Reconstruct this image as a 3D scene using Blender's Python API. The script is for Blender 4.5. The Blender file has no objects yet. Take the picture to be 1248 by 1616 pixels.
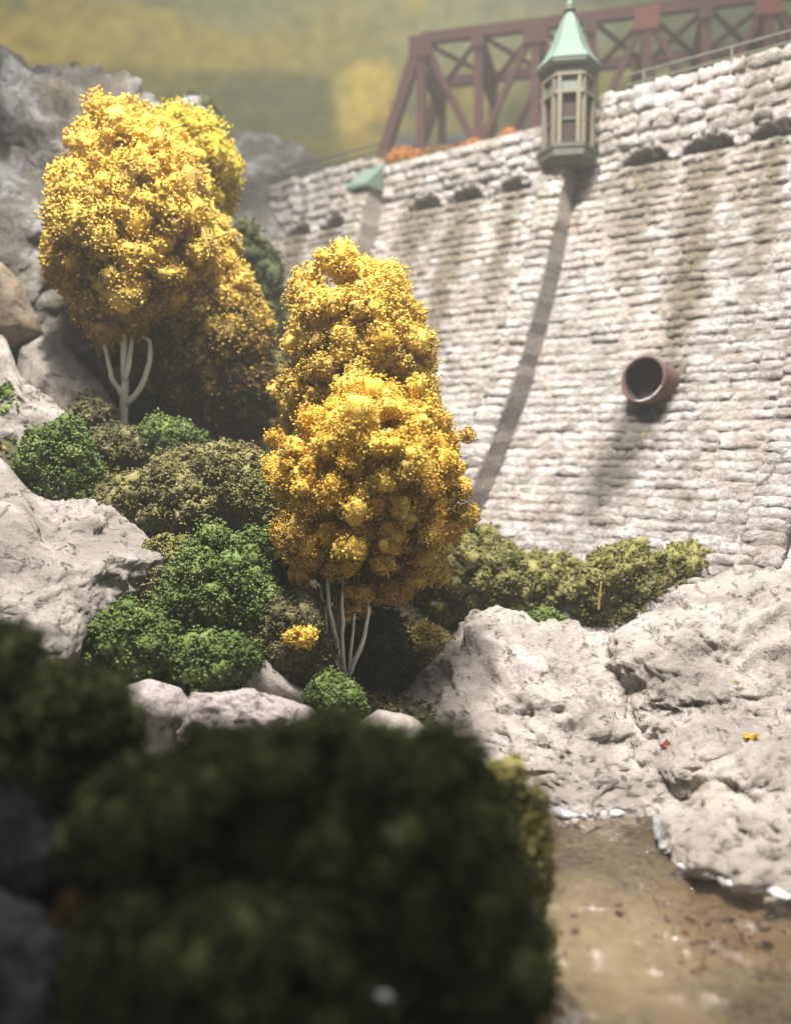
import bpy, bmesh, math, random
import numpy as np
from mathutils import Vector, Matrix, noise
random.seed(7); rng = np.random.default_rng(7)
S = bpy.context.scene; C = S.collection

# ------------------------------------------------------------------ camera, world, lamps, exposure
PW, PH, F, HOR = 1248.0, 1616.0, 1300.0, 700.0           # photograph pixels, focal length in pixels, eye-level row
PITCH = math.atan((PH/2-HOR)/F)
cam = bpy.data.cameras.new('camera'); camo = bpy.data.objects.new('camera', cam); C.objects.link(camo)
camo.rotation_euler = (math.pi/2-PITCH, 0, 0)
cam.sensor_fit = 'VERTICAL'; cam.sensor_height = 36; cam.lens = 36*F/PH
cam.clip_start = 0.05; cam.clip_end = 200
cam.dof.use_dof = True; cam.dof.focus_distance = 5.6
cam.dof.aperture_fstop = (cam.lens/1000)/0.068            # lens opening 68 mm across
S.camera = camo
S.view_settings.view_transform = 'Standard'; S.view_settings.look = 'None'
S.view_settings.exposure = 0.0; S.view_settings.gamma = 1.0
w = bpy.data.worlds.new('World'); S.world = w; w.use_nodes = True
bg = w.node_tree.nodes['Background']; bg.inputs[0].default_value = (0.95, 0.96, 1.0, 1); bg.inputs[1].default_value = 0.31

def lamp(name, kind, loc, aim, power, color, **kw):
    l = bpy.data.lights.new(name, kind); l.energy = power; l.color = color
    for k, v in kw.items(): setattr(l, k, v)
    o = bpy.data.objects.new(name, l); C.objects.link(o); o.location = loc
    o.rotation_euler = (Vector(aim)-Vector(loc)).to_track_quat('-Z', 'Y').to_euler()
    return o
# track spot over the layout, and two softer fill lamps added to lift the backdrop and the shadows
lamp('layout_spot', 'SPOT', (-1.4, 4.0, 12.0), (2.0, 8.75, 0), 14300, (1.0, 0.96, 0.90), spot_size=math.radians(60), spot_blend=0.22, shadow_soft_size=0.35)
lamp('fill_lamp', 'AREA', (0.0, 10.0, 16.0), (0, 17.5, 4.5), 1150, (1.0, 0.97, 0.92), shape='RECTANGLE', size=9, size_y=1.2)
lamp('fill_lamp', 'AREA', (0.5, 3.0, 13.0), (0.9, 8.8, 1), 850, (1.0, 0.97, 0.92), shape='RECTANGLE', size=5, size_y=3, spread=math.radians(72))

# ------------------------------------------------------------------ helpers
def at(px, py, D):                                       # the point seen at a photograph pixel, D forward of the eye
    u = (px-PW/2)/F; v = (PH/2-py)/F
    d = Vector((u, math.cos(PITCH)+v*math.sin(PITCH), v*math.cos(PITCH)-math.sin(PITCH)))
    return d*(D/d.y)
def px_of(p):
    x, y, z = p
    f = y*math.cos(PITCH)-z*math.sin(PITCH); v = y*math.sin(PITCH)+z*math.cos(PITCH)
    return PW/2+F*x/f, PH/2-F*v/f
def link(name, me, mats=(), parent=None, smooth=False):
    for m in (mats if isinstance(mats, (list, tuple)) else [mats]): me.materials.append(m)
    if smooth: me.shade_smooth()
    o = bpy.data.objects.new(name, me); C.objects.link(o)
    if parent is not None: o.parent = parent
    return o
def tag(o, label=None, cat=None, group=None, kind=None):
    for k, v in (('label', label), ('category', cat), ('group', group), ('kind', kind)):
        if v: o[k] = v
    return o
def empty(name, loc, label, cat, group=None):
    o = bpy.data.objects.new(name, None); C.objects.link(o); o.location = loc; o.empty_display_size = .2
    return tag(o, label, cat, group)
def mesh_np(name, V, T, col=None):                       # vertices, triangles (or quads) and a per-vertex colour, fast
    V = np.asarray(V, dtype=np.float32); T = np.asarray(T, dtype=np.int32); n = T.shape[1]
    me = bpy.data.meshes.new(name)
    me.vertices.add(len(V)); me.vertices.foreach_set('co', V.ravel())
    me.loops.add(T.size); me.loops.foreach_set('vertex_index', T.ravel())
    me.polygons.add(len(T)); me.polygons.foreach_set('loop_start', np.arange(0, T.size, n, dtype=np.int32))
    me.update(calc_edges=True)
    if col is not None:
        a = me.color_attributes.new('tint', 'FLOAT_COLOR', 'POINT')
        a.data.foreach_set('color', np.hstack([col, np.ones((len(col), 1))]).astype(np.float32).ravel())
    return me
def in_parent(o, parent):                                # keep world-space geometry under an Empty that stands elsewhere
    o.parent = parent; o.matrix_parent_inverse = Matrix.Translation(-Vector(parent.location)); return o
class MB:                                                # a small bag of boxes, bars and tubes
    def __init__(s): s.bm = bmesh.new()
    def box(s, c, half, M=None):
        r = bmesh.ops.create_cube(s.bm, size=2)
        T = Matrix.Translation(Vector(c)) @ (M.to_4x4() if M else Matrix.Identity(4)) @ Matrix.Diagonal((*half, 1))
        bmesh.ops.transform(s.bm, matrix=T, verts=r['verts']); return s
    def bar(s, a, b, wx, wy, up=(0, 0, 1)):
        a = Vector(a); b = Vector(b); d = b-a; z = d.normalized()
        x = Vector(up).cross(z)
        if x.length < 1e-3: x = Vector((1, 0, 0))
        x.normalize(); y = z.cross(x)
        return s.box((a+b)/2, (wx/2, wy/2, d.length/2), Matrix((x, y, z)).transposed())
    def tube(s, pts, rad, n=8, caps=True):
        rings = []
        for i, p in enumerate(pts):
            p = Vector(p); t = (Vector(pts[min(i+1, len(pts)-1)])-Vector(pts[max(i-1, 0)])).normalized()
            x = t.cross(Vector((0.31, 0.9, 0.11))).normalized(); y = t.cross(x)
            r = rad[i] if hasattr(rad, '__len__') else rad
            rings.append([s.bm.verts.new(p+x*math.cos(k*2*math.pi/n)*r+y*math.sin(k*2*math.pi/n)*r) for k in range(n)])
        for a, b in zip(rings, rings[1:]):
            for k in range(n): s.bm.faces.new((a[k], a[(k+1) % n], b[(k+1) % n], b[k]))
        if caps: s.bm.faces.new(rings[0][::-1]); s.bm.faces.new(rings[-1])
        return s
    def hexa(s, c, rz, prof, n=6, cap=True):              # prism of revolution with n flats: prof = [(radius, z), ...]
        rings = [[s.bm.verts.new((c[0]+r*math.cos(rz+k*2*math.pi/n), c[1]+r*math.sin(rz+k*2*math.pi/n), z)) for k in range(n)] for r, z in prof]
        for a, b in zip(rings, rings[1:]):
            for k in range(n): s.bm.faces.new((a[k], a[(k+1) % n], b[(k+1) % n], b[k]))
        if cap: s.bm.faces.new(rings[0][::-1]); s.bm.faces.new(rings[-1])
        return s
    def build(s, name, mat, parent=None, smooth=False, bevel=0):
        bmesh.ops.recalc_face_normals(s.bm, faces=s.bm.faces)
        if bevel: bmesh.ops.bevel(s.bm, geom=list(s.bm.edges), offset=bevel, segments=1, affect='EDGES')
        me = bpy.data.meshes.new(name); s.bm.to_mesh(me); s.bm.free()
        o = link(name, me, mat, None, smooth)
        if parent is not None: in_parent(o, parent)
        return o

# ------------------------------------------------------------------ materials
def mat(name, rough=0.85):
    m = bpy.data.materials.new(name); m.use_nodes = True
    nt = m.node_tree; b = nt.nodes['Principled BSDF']; b.inputs['Roughness'].default_value = rough
    return m, nt, b
def N(nt, t, **kw):
    n = nt.nodes.new(t)
    for k, v in kw.items():
        if k in n.inputs.keys(): n.inputs[k].default_value = v
        else: setattr(n, k, v)
    return n
def noise_tex(nt, scale, detail=6, rough=0.6, vec=None, dist=0.0):
    n = N(nt, 'ShaderNodeTexNoise'); n.inputs['Scale'].default_value = scale; n.inputs['Detail'].default_value = detail
    n.inputs['Roughness'].default_value = rough; n.inputs['Distortion'].default_value = dist
    nt.links.new(vec if vec is not None else pos(nt), n.inputs['Vector']); return n.outputs['Fac']
def pos(nt):
    for n in nt.nodes:
        if n.type == 'NEW_GEOMETRY': return n.outputs['Position']
    return nt.nodes.new('ShaderNodeNewGeometry').outputs['Position']
def ramp(nt, fac, stops, interp='LINEAR'):
    r = N(nt, 'ShaderNodeValToRGB'); r.color_ramp.interpolation = interp
    while len(r.color_ramp.elements) < len(stops): r.color_ramp.elements.new(0.5)
    for e, (p, c) in zip(r.color_ramp.elements, stops):
        e.position = p; e.color = (*c, 1) if hasattr(c, '__len__') else (c, c, c, 1)
    nt.links.new(fac, r.inputs[0]); return r.outputs[0]
def mix(nt, fac, a, b, mode='MIX'):
    m = N(nt, 'ShaderNodeMix', data_type='RGBA', blend_type=mode)
    for v, i in ((fac, 0), (a, 6), (b, 7)):
        if isinstance(v, bpy.types.NodeSocket): nt.links.new(v, m.inputs[i])
        elif hasattr(v, '__len__'): m.inputs[i].default_value = (*v, 1)
        else: m.inputs[i].default_value = v
    return m.outputs[2]
def math_(nt, op, a, b=None, c=None, clamp=False):
    m = N(nt, 'ShaderNodeMath', operation=op, use_clamp=clamp)
    for v, i in ((a, 0), (b, 1), (c, 2)):
        if v is None: continue
        if isinstance(v, bpy.types.NodeSocket): nt.links.new(v, m.inputs[i])
        else: m.inputs[i].default_value = v
    return m.outputs[0]
def dotv(nt, v, off):
    d = N(nt, 'ShaderNodeVectorMath', operation='DOT_PRODUCT'); nt.links.new(pos(nt), d.inputs[0]); d.inputs[1].default_value = v
    return math_(nt, 'SUBTRACT', d.outputs['Value'], off)
def bump(nt, b, h, dist, strength=1.0):
    n = N(nt, 'ShaderNodeBump'); n.inputs['Distance'].default_value = dist; n.inputs['Strength'].default_value = strength
    nt.links.new(h, n.inputs['Height']); nt.links.new(n.outputs[0], b.inputs['Normal'])
def setc(nt, b, c): nt.links.new(c, b.inputs['Base Color'])

O = Vector((2.24, 10.0, 0)); L_ = Vector((-0.8, 0.6, 0)); NV = Vector((-0.6, -0.8, 0))   # dam line, its outward normal

def stone_material(name, base_lo, base_mid, base_hi, tint=0.0):
    m, nt, b = mat(name, 0.9)
    s_ = dotv(nt, L_, L_.dot(O)); z_ = dotv(nt, (0, 0, 1), 0)
    vec = N(nt, 'ShaderNodeCombineXYZ'); nt.links.new(s_, vec.inputs[0]); nt.links.new(math_(nt, 'MULTIPLY', z_, 2.0), vec.inputs[2])
    n1 = noise_tex(nt, 3.4, 3, 0.75, vec.outputs[0])                     # stone to stone
    c = ramp(nt, n1, [(0.36, base_lo), (0.5, base_mid), (0.62, base_hi)])
    n2 = noise_tex(nt, 1.1, 4, 0.6)
    c = mix(nt, ramp(nt, n2, [(0.45, 0.0), (0.75, 0.55)]), c, (0.60, 0.47, 0.37))           # warm patches
    vec2 = N(nt, 'ShaderNodeCombineXYZ'); nt.links.new(math_(nt, 'MULTIPLY', s_, 1.5), vec2.inputs[0]); nt.links.new(math_(nt, 'MULTIPLY', z_, 0.22), vec2.inputs[2])
    st = noise_tex(nt, 1.9, 4, 0.7, vec2.outputs[0])
    st = ramp(nt, st, [(0.46, 0.0), (0.60, 1.0)])
    hz = math_(nt, 'MULTIPLY', math_(nt, 'SUBTRACT', z_, 0.2), 0.40, clamp=True)
    brk = ramp(nt, noise_tex(nt, 7, 3), [(0.35, 0.2), (0.6, 1.0)])
    st = math_(nt, 'MULTIPLY', math_(nt, 'MULTIPLY', st, hz), brk)
    c = mix(nt, math_(nt, 'MULTIPLY', st, 0.85), c, (0.17, 0.145, 0.09))                    # run-down streaks under the arches
    sw = math_(nt, 'ADD', s_, math_(nt, 'MULTIPLY', math_(nt, 'SUBTRACT', noise_tex(nt, 2.2, 3), .5), .35)); gm = None
    for k_, a_ in enumerate((-2.15, -1.477, -.80, .83, 1.52, 2.14, 3.72, 4.40)):
        gk = math_(nt, 'SUBTRACT', 1.0, math_(nt, 'MULTIPLY', math_(nt, 'ABSOLUTE', math_(nt, 'SUBTRACT', sw, a_)), 5.2-1.5*(k_ % 3)), clamp=True)
        gk = math_(nt, 'MULTIPLY', gk, math_(nt, 'MULTIPLY', math_(nt, 'SUBTRACT', z_, (1.1, .2, 1.6)[k_ % 3]), .75, clamp=True))
        gm = gk if gm is None else math_(nt, 'MAXIMUM', gm, gk)
    gm = math_(nt, 'MULTIPLY', gm, ramp(nt, noise_tex(nt, 6.5, 4, .7), [(.33, .25), (.52, 1.7)]))
    gm = math_(nt, 'MULTIPLY', gm, math_(nt, 'LESS_THAN', z_, 3.06))
    c = mix(nt, math_(nt, 'MULTIPLY', gm, 1.1, clamp=True), c, (0.155, 0.13, 0.085))
    # water stain under the pipe, with the pipe's cast shadow painted in
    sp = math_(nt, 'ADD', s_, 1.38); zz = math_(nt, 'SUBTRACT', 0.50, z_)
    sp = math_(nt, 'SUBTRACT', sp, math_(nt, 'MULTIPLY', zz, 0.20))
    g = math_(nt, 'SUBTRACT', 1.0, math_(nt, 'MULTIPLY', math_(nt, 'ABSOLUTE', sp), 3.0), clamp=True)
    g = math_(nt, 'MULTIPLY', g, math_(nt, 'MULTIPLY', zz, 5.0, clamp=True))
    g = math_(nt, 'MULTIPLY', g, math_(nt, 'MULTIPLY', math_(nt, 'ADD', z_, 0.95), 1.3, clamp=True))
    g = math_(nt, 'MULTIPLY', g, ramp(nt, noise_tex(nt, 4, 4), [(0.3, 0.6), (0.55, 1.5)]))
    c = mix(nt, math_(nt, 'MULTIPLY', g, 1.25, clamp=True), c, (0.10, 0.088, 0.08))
    # ochre powder caught in places
    oc = ramp(nt, noise_tex(nt, 2.4, 5, 0.65), [(0.66, 0.0), (0.74, 1.0)])
    oc = math_(nt, 'MULTIPLY', oc, math_(nt, 'MULTIPLY', math_(nt, 'SUBTRACT', 1.3, z_), 0.8, clamp=True))
    c = mix(nt, math_(nt, 'MULTIPLY', oc, 0.5), c, (0.62, 0.40, 0.12))
    c = mix(nt, ramp(nt, noise_tex(nt, 0.8, 5, 0.7), [(0.50, 0.0), (0.66, 0.55)]), c, (0.24, 0.235, 0.22))      # grey weathering
    n3 = noise_tex(nt, 26, 5, 0.7)
    c = mix(nt, ramp(nt, n3, [(0.36, 0.75), (0.50, 0.0)]), c, (0.20, 0.17, 0.14))
    if tint: c = mix(nt, tint, c, (0.20, 0.19, 0.18))
    setc(nt, b, c)
    bump(nt, b, math_(nt, 'ADD', noise_tex(nt, 20, 7, 0.7), noise_tex(nt, 7, 3, 0.6)), 0.07, 1.0)
    return m
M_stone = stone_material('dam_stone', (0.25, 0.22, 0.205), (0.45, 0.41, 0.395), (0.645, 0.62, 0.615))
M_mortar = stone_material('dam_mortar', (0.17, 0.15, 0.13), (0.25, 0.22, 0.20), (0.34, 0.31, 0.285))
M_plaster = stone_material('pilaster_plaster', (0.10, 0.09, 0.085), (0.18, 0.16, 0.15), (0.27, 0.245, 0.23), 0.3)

def rock_material(name, dark, mid, light, stain, crack=1.0, moss=None):
    m, nt, b = mat(name, 0.88)
    c = ramp(nt, noise_tex(nt, 1.7, 8, 0.66, dist=0.6), [(0.30, dark), (0.50, mid), (0.64, light)])
    c = mix(nt, ramp(nt, noise_tex(nt, 0.9, 5, 0.6), [(0.50, 0.0), (0.72, 0.75)]), c, stain)
    if moss: c = mix(nt, ramp(nt, noise_tex(nt, 3.1, 6, 0.7), [(0.64, 0.0), (0.71, 0.8)]), c, moss)
    pits = ramp(nt, noise_tex(nt, 11, 6, 0.75, dist=0.4), [(0.34, 1.0), (0.43, 0.0)])
    c = mix(nt, math_(nt, 'MULTIPLY', pits, 0.75), c, (0.09, 0.08, 0.075))
    w_ = noise_tex(nt, 1.25, 5, 0.55, dist=1.2)                        # thin wandering cracks where the noise crosses its middle
    cr = math_(nt, 'MULTIPLY', math_(nt, 'ABSOLUTE', math_(nt, 'SUBTRACT', w_, 0.5)), 60, clamp=True)
    brk = ramp(nt, noise_tex(nt, 2.2, 2), [(0.50, 1.0), (0.58, 0.0)])
    cr = math_(nt, 'MAXIMUM', cr, brk)
    c = mix(nt, math_(nt, 'MULTIPLY', math_(nt, 'SUBTRACT', 1.0, cr), 0.8*crack), c, (0.07, 0.06, 0.05))
    c = mix(nt, ramp(nt, noise_tex(nt, 60, 3, 0.6), [(0.35, 0.35), (0.5, 0.0)]), c, (0.17, 0.15, 0.14))
    setc(nt, b, c)
    h = math_(nt, 'ADD', noise_tex(nt, 9, 9, 0.72), math_(nt, 'MULTIPLY', cr, 0.35*crack))
    h = math_(nt, 'SUBTRACT', h, math_(nt, 'MULTIPLY', pits, 0.35))
    bump(nt, b, h, 0.06, 0.9)
    return m
M_rock = rock_material('pale_rock', (0.19, 0.165, 0.145), (0.38, 0.335, 0.30), (0.54, 0.485, 0.44), (0.30, 0.265, 0.25), .35)
M_rock_tan = rock_material('tan_rock', (0.27, 0.235, 0.20), (0.44, 0.385, 0.33), (0.57, 0.50, 0.43), (0.38, 0.34, 0.31), 0.2)
M_rock_left = rock_material('left_rock', (0.17, 0.15, 0.135), (0.31, 0.275, 0.245), (0.46, 0.415, 0.375), (0.27, 0.24, 0.22), 0.35)
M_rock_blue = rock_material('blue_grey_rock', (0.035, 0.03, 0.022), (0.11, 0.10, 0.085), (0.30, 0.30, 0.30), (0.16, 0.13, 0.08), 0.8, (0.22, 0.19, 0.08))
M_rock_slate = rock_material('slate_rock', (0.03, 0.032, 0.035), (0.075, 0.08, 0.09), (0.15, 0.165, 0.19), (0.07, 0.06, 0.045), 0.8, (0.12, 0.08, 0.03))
M_rock_brown = rock_material('brown_rock', (0.12, 0.09, 0.055), (0.20, 0.15, 0.10), (0.27, 0.21, 0.14), (0.18, 0.13, 0.08), 0.4)
M_rock_mauve = rock_material('mauve_rock', (0.26, 0.22, 0.21), (0.40, 0.345, 0.33), (0.52, 0.46, 0.44), (0.34, 0.29, 0.28), 0.3)

def tint_mat(name, rough=0.9, sheen=0.0, trans=0.0):
    m, nt, b = mat(name, rough)
    a = N(nt, 'ShaderNodeVertexColor'); a.layer_name = 'tint'
    if name == 'foliage_foam':
        g = noise_tex(nt, 75, 4, .75); k_ = ramp(nt, g, [(.34, .68), (.50, 1.0), (.66, 1.3)])
        setc(nt, b, mix(nt, 1.0, a.outputs[0], k_, 'MULTIPLY')); bump(nt, b, g, .015, .8)
    else: nt.links.new(a.outputs[0], b.inputs['Base Color'])
    b.inputs['Specular IOR Level'].default_value = 0.15
    return m
M_leaf = tint_mat('foliage_foam')

def plain(name, col, rough=0.6, var=0.3, scale=8, metal=0.0, dirt=(0.08, 0.07, 0.05)):
    m, nt, b = mat(name, rough)
    c = mix(nt, ramp(nt, noise_tex(nt, scale, 6, 0.65), [(0.38, 0.0), (0.72, var*2)]), col, dirt)
    setc(nt, b, c); b.inputs['Metallic'].default_value = metal
    bump(nt, b, noise_tex(nt, scale*5, 4), 0.008, 0.5)
    return m
M_copper = plain('verdigris_copper', (0.085, 0.13, 0.10), 0.75, 0.25, 9, dirt=(0.06, 0.09, 0.07))
M_green = plain('dark_green_paint', (0.038, 0.045, 0.028), 0.6, 0.3, 10)
M_beige = plain('beige_paint', (0.105, 0.09, 0.06), 0.7, 0.3, 12, dirt=(0.15, 0.13, 0.08))
M_panel = plain('grey_green_panel', (0.08, 0.10, 0.08), 0.6, 0.2, 12)
M_glass = plain('dark_window_glass', (0.030, 0.020, 0.015), 0.25, 0.1, 6)
M_red = plain('oxide_red_paint', (0.135, 0.042, 0.036), 0.7, 0.4, 3, dirt=(0.08, 0.035, 0.03))
M_redb = plain('oxide_red_bright', (0.25, 0.065, 0.05), 0.65, 0.2, 5, dirt=(0.12, 0.04, 0.03))
M_rail = plain('olive_rail_paint', (0.055, 0.06, 0.035), 0.6, 0.2, 9)
M_rust = plain('rust_red_pipe', (0.085, 0.04, 0.032), 0.9, 0.5, 7, dirt=(0.12, 0.06, 0.045))
M_boredark = plain('bore_shade', (0.028, 0.02, 0.017), 0.9, 0.2, 9, dirt=(0.02, 0.015, 0.01))  # near-black for the shade inside the pipe; the bracket shares it
M_birch = plain('white_birch_bark', (0.86, 0.84, 0.77), 0.8, 0.2, 9, dirt=(0.26, 0.22, 0.14))
M_deck = plain('dam_walkway', (0.20, 0.19, 0.17), 0.9, 0.3, 3)
M_stake = plain('dry_yellow_blade', (0.45, 0.33, 0.06), 0.8, 0.2, 12)
M_lip = plain('lip_highlight', (0.42, 0.39, 0.37), 0.6, 0.3, 20, dirt=(0.2, 0.15, 0.12))  # pale colour of the painted highlight on the pipe lip
M_white = plain('white_resin_flake', (0.75, 0.75, 0.76), 0.35, 0.1, 12, dirt=(0.4, 0.4, 0.4))

# ------------------------------------------------------------------ backdrop: a painted autumn hillside on a real board
def lin(c):
    c = np.array(c, dtype=float)/255; return np.where(c <= 0.04045, c/12.92, ((c+0.055)/1.055)**2.4)
BD = 19.0
nx, nz = 260, 170
cols = np.zeros((nx*nz, 3)); Vb = np.zeros((nx*nz, 3))
paint = [  # centre x, y (as seen), radii, colour, weight
    (60, 60, 230, 55, (196, 166, 60), 1.0), (300, 85, 260, 40, (178, 158, 62), 1.0), (540, 75, 120, 50, (164, 150, 68), .9),
    (600, 40, 150, 45, (158, 148, 78), .7), (130, 25, 160, 22, (170, 150, 60), .8), (420, 150, 130, 60, (120, 119, 68), .7), (250, 130, 160, 40, (146, 138, 60), .9),
    (450, 230, 90, 45, (126, 122, 48), .9), (573, 165, 56, 68, (226, 186, 58), 4.5), (600, 205, 24, 22, (120, 116, 66), 2.0), (572, 222, 40, 40, (188, 158, 52), 1.2),
    (500, 235, 40, 40, (142, 130, 48), .8), (700, 60, 110, 60, (152, 150, 108), .8), (850, 30, 160, 60, (148, 146, 108), .9), (980, 0, 200, 28, (112, 112, 84), 1.0),
    (1150, 60, 160, 70, (106, 112, 84), .8), (690, 170, 70, 60, (160, 148, 62), .9), (770, 150, 40, 60, (176, 156, 62), .8), (950, 150, 60, 35, (160, 148, 52), 1.0),
    (1060, 150, 90, 35, (122, 118, 58), .9), (1200, 150, 60, 60, (92, 92, 56), .8), (1000, 110, 40, 18, (170, 158, 60), .7), (1110, 120, 30, 16, (172, 158, 66), .8),
    (760, 225, 150, 22, (104, 118, 142), 1.3), (660, 235, 60, 12, (140, 124, 146), .9), (820, 190, 60, 30, (110, 110, 70), .6)]
paint += [(505, 165, 28, 60, (118, 120, 68), 1.0), (648, 150, 24, 60, (132, 132, 88), 1.6), (575, 85, 60, 14, (138, 136, 84), 1.6), (730, 222, 110, 14, (98, 112, 140), 3.0)]
for k in range(46):
    paint.append((random.uniform(-60, 1300), random.uniform(0, 260), random.uniform(16, 46), random.uniform(12, 34), random.choice(((182, 160, 62), (168, 154, 74), (112, 114, 66), (128, 130, 76), (150, 146, 92), (96, 100, 62))), random.uniform(.25, .8)))
base = lin((138, 136, 84))
k = 0
for j in range(nz):
    for i in range(nx):
        X = -16+32*i/(nx-1); Z = -2+13*j/(nz-1); Y = BD-0.012*X*X
        Vb[k] = (X, Y, Z); k += 1
f_ = Vb[:, 1]*math.cos(PITCH)-Vb[:, 2]*math.sin(PITCH)
PX = PW/2+F*Vb[:, 0]/f_; PY = PH/2-F*(Vb[:, 1]*math.sin(PITCH)+Vb[:, 2]*math.cos(PITCH))/f_
wob = np.array([[noise.noise(Vector((v[0]*1.1, 0, v[2]*1.1))), noise.noise(Vector((v[0]*1.1, 5, v[2]*1.1))), noise.fractal(Vector((v[0]*3.2, 9, v[2]*3.2)), 0.8, 2.0, 4)] for v in Vb])
acc = np.ones((len(Vb), 1))*base*0.35; ws = np.ones(len(Vb))*0.35
for cx, cy, rx, ry, c, wt in paint:
    d2 = ((PX+wob[:, 0]*24-cx)/rx)**2+((PY+wob[:, 1]*18-cy)/ry)**2
    g = wt*9*np.exp(-d2*1.2)**2.6
    acc += g[:, None]*lin(c); ws += g
cols = acc/ws[:, None]
cols = (cols*.80+cols.mean(1, keepdims=True)*.20)*1.16*np.array([.95, 1.0, .93])
cols *= (1+0.26*wob[:, 2:3])
ii, jj = np.meshgrid(np.arange(nx-1), np.arange(nz-1)); q = (jj*nx+ii).ravel()
bdm = tint_mat('painted_backdrop', 0.9)
o = link('backdrop', mesh_np('backdrop', Vb, np.stack([q, q+1, q+nx+1, q+nx], 1), np.clip(cols, 0.01, 1)), bdm, smooth=True)
tag(o, 'painted board of blurred yellow and olive autumn hills behind the bridge', kind='structure')

# ------------------------------------------------------------------ the dam
PZ = [3.77, 3.1, 2.1, 1.15, .41, -.26, -.8, -1.5]; PT = [0, .24, .62, 1.04, 1.50, 2.00, 2.48, 3.25]
cf = np.polyfit(PZ, PT, 4)
def tz(z): return float(np.polyval(cf, z))
def fp(s, t, z): return O+L_*s+NV*t+Vector((0, 0, z))
PIL = [-2.75, 0.12, 3.02, 5.95]; PHW = 0.150; PPR = 0.37
ARCH = [-2.13-.02, -1.477, -.80, .83, 1.52, 2.14, 3.72, 4.40, 5.06]
AZ, AW, AH, ZP = 3.04, 0.27, 0.175, 3.27
def top_z(s): return 3.92 if s < 0 else (3.77 if s < 2.95 else 3.90)
def in_arch(s, z, e=0.0):
    for a in ARCH:
        if abs(s-a) < AW+e and AZ-e*.3 < z < AZ-e*.3+(AH+e)*math.sqrt(max(0, 1-((s-a)/(AW+e))**2)): return True
    return False
dam = empty('stone_dam', fp(0.6, 2.6, -1.3), 'long pale stone dam with curved flaring face, arched vents and buttresses', 'dam')
# masonry backing: fine grid so the arched vents are real recesses
S0, S1 = -5.0, 7.6; ds = 0.045
zs = list(np.arange(-1.5, 2.9, 0.15))+list(np.arange(2.9, 3.3, 0.02))+[3.35, 3.45]
ss = np.arange(S0, S1+1e-6, ds)
zs += [3.55, 3.65, 3.72, 'top']
V = []; Q = []
for z in zs:
    for s in ss:
        zz = top_z(s)-0.012 if z == 'top' else z
        t = tz(min(zz, 3.77)) if zz < ZP else tz(ZP)+0.02
        if z != 'top' and in_arch(s, zz): t -= 0.26
        V.append(fp(s, t, zz))
nzr, nsr = len(zs), len(ss)
for j in range(nzr-1):
    for i in range(nsr-1): Q.append((j*nsr+i, j*nsr+i+1, (j+1)*nsr+i+1, (j+1)*nsr+i))
b0 = len(V)                                              # walkway and back
for s in ss: V.append(fp(s, -1.3, top_z(s)-0.012))
for s in ss: V.append(fp(s, -1.6, -1.5))
for i in range(nsr-1):
    Q.append(((nzr-1)*nsr+i, (nzr-1)*nsr+i+1, b0+i+1, b0+i)); Q.append((b0+i, b0+i+1, b0+nsr+i+1, b0+nsr+i))
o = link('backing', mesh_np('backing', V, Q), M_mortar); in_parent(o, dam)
# buttresses
def zrow(z0, z1, n): return [z0+(z1-z0)*i/n for i in range(n+1)]
for pi, sc in enumerate(PIL):
    bm = bmesh.new(); rows = []
    ztop = 3.16 if pi != 2 else 3.42
    for z in zrow(-1.5, ztop, 40):
        hw = PHW*(1+0.10*max(0, 1.5-z)/3); t = tz(z)
        pw = PPR*(1+.07*max(0, 2.6-z)); jt = random.gauss(0, .008)
        rows.append([bm.verts.new(fp(sc+a*hw+jt, t+b, z)) for a, b in ((1, -.1), (1, pw*.92), (1-.14, pw), (-1+.14, pw), (-1, pw*.92), (-1, -.1))])
    for a, b in zip(rows, rows[1:]):
        for k in range(5): bm.faces.new((a[k], a[k+1], b[k+1], b[k]))
    bm.faces.new(rows[-1])
    bmesh.ops.recalc_face_normals(bm, faces=bm.faces)
    me = bpy.data.meshes.new('buttress'); bm.to_mesh(me); bm.free()
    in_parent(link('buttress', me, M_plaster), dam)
# copper cap of the buttress that has lost its turret
mb = MB(); c0 = PIL[2]
bm = mb.bm; hw = PHW+.04
t1 = tz(3.42)+PPR+.08; t0 = tz(3.42)+.045
vs = [bm.verts.new(fp(c0+a*hw, t, z)) for a in (1, -1) for t, z in ((t1, 3.42), (t1, 3.46), (t0, 3.80), (t0, 3.40))]
for f in ((0, 1, 2, 3), (7, 6, 5, 4), (0, 4, 5, 1), (1, 5, 6, 2), (2, 6, 7, 3), (3, 7, 4, 0)): bm.faces.new([vs[i] for i in f])
mb.build('buttress_cap', M_copper, dam)

# stones: shared pillow meshes, the 300 that show largest as parts, the rest one stuff part
def stone_variant(seed):
    r = random.Random(seed); nxs, nys = 6, 5; vs = []
    for j in range(nys):
        for i in range(nxs):
            x = i/(nxs-1)-.5; y = j/(nys-1)-.5
            edge = i in (0, nxs-1) or j in (0, nys-1)
            if edge: x += r.uniform(-.05, .05); y += r.uniform(-.10, .10); h = 0
            else:
                x *= 1.30; y *= 1.42; h = 0.70+r.uniform(-.42, .42)
                x += r.uniform(-.06, .06); y += r.uniform(-.07, .07)
            if (i in (0, nxs-1)) and (j in (0, nys-1)): x *= .9; y *= .86
            vs.append((x, y, h))
    qs = [(j*nxs+i, j*nxs+i+1, (j+1)*nxs+i+1, (j+1)*nxs+i) for j in range(nys-1) for i in range(nxs-1)]
    me = bpy.data.meshes.new('stone'); me.from_pydata(vs, [], qs); me.shade_smooth(); me.materials.append(M_stone); return me
variants = [stone_variant(k) for k in range(14)]
vcos = [np.array([v.co[:] for v in m.vertices]) for m in variants]
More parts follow.
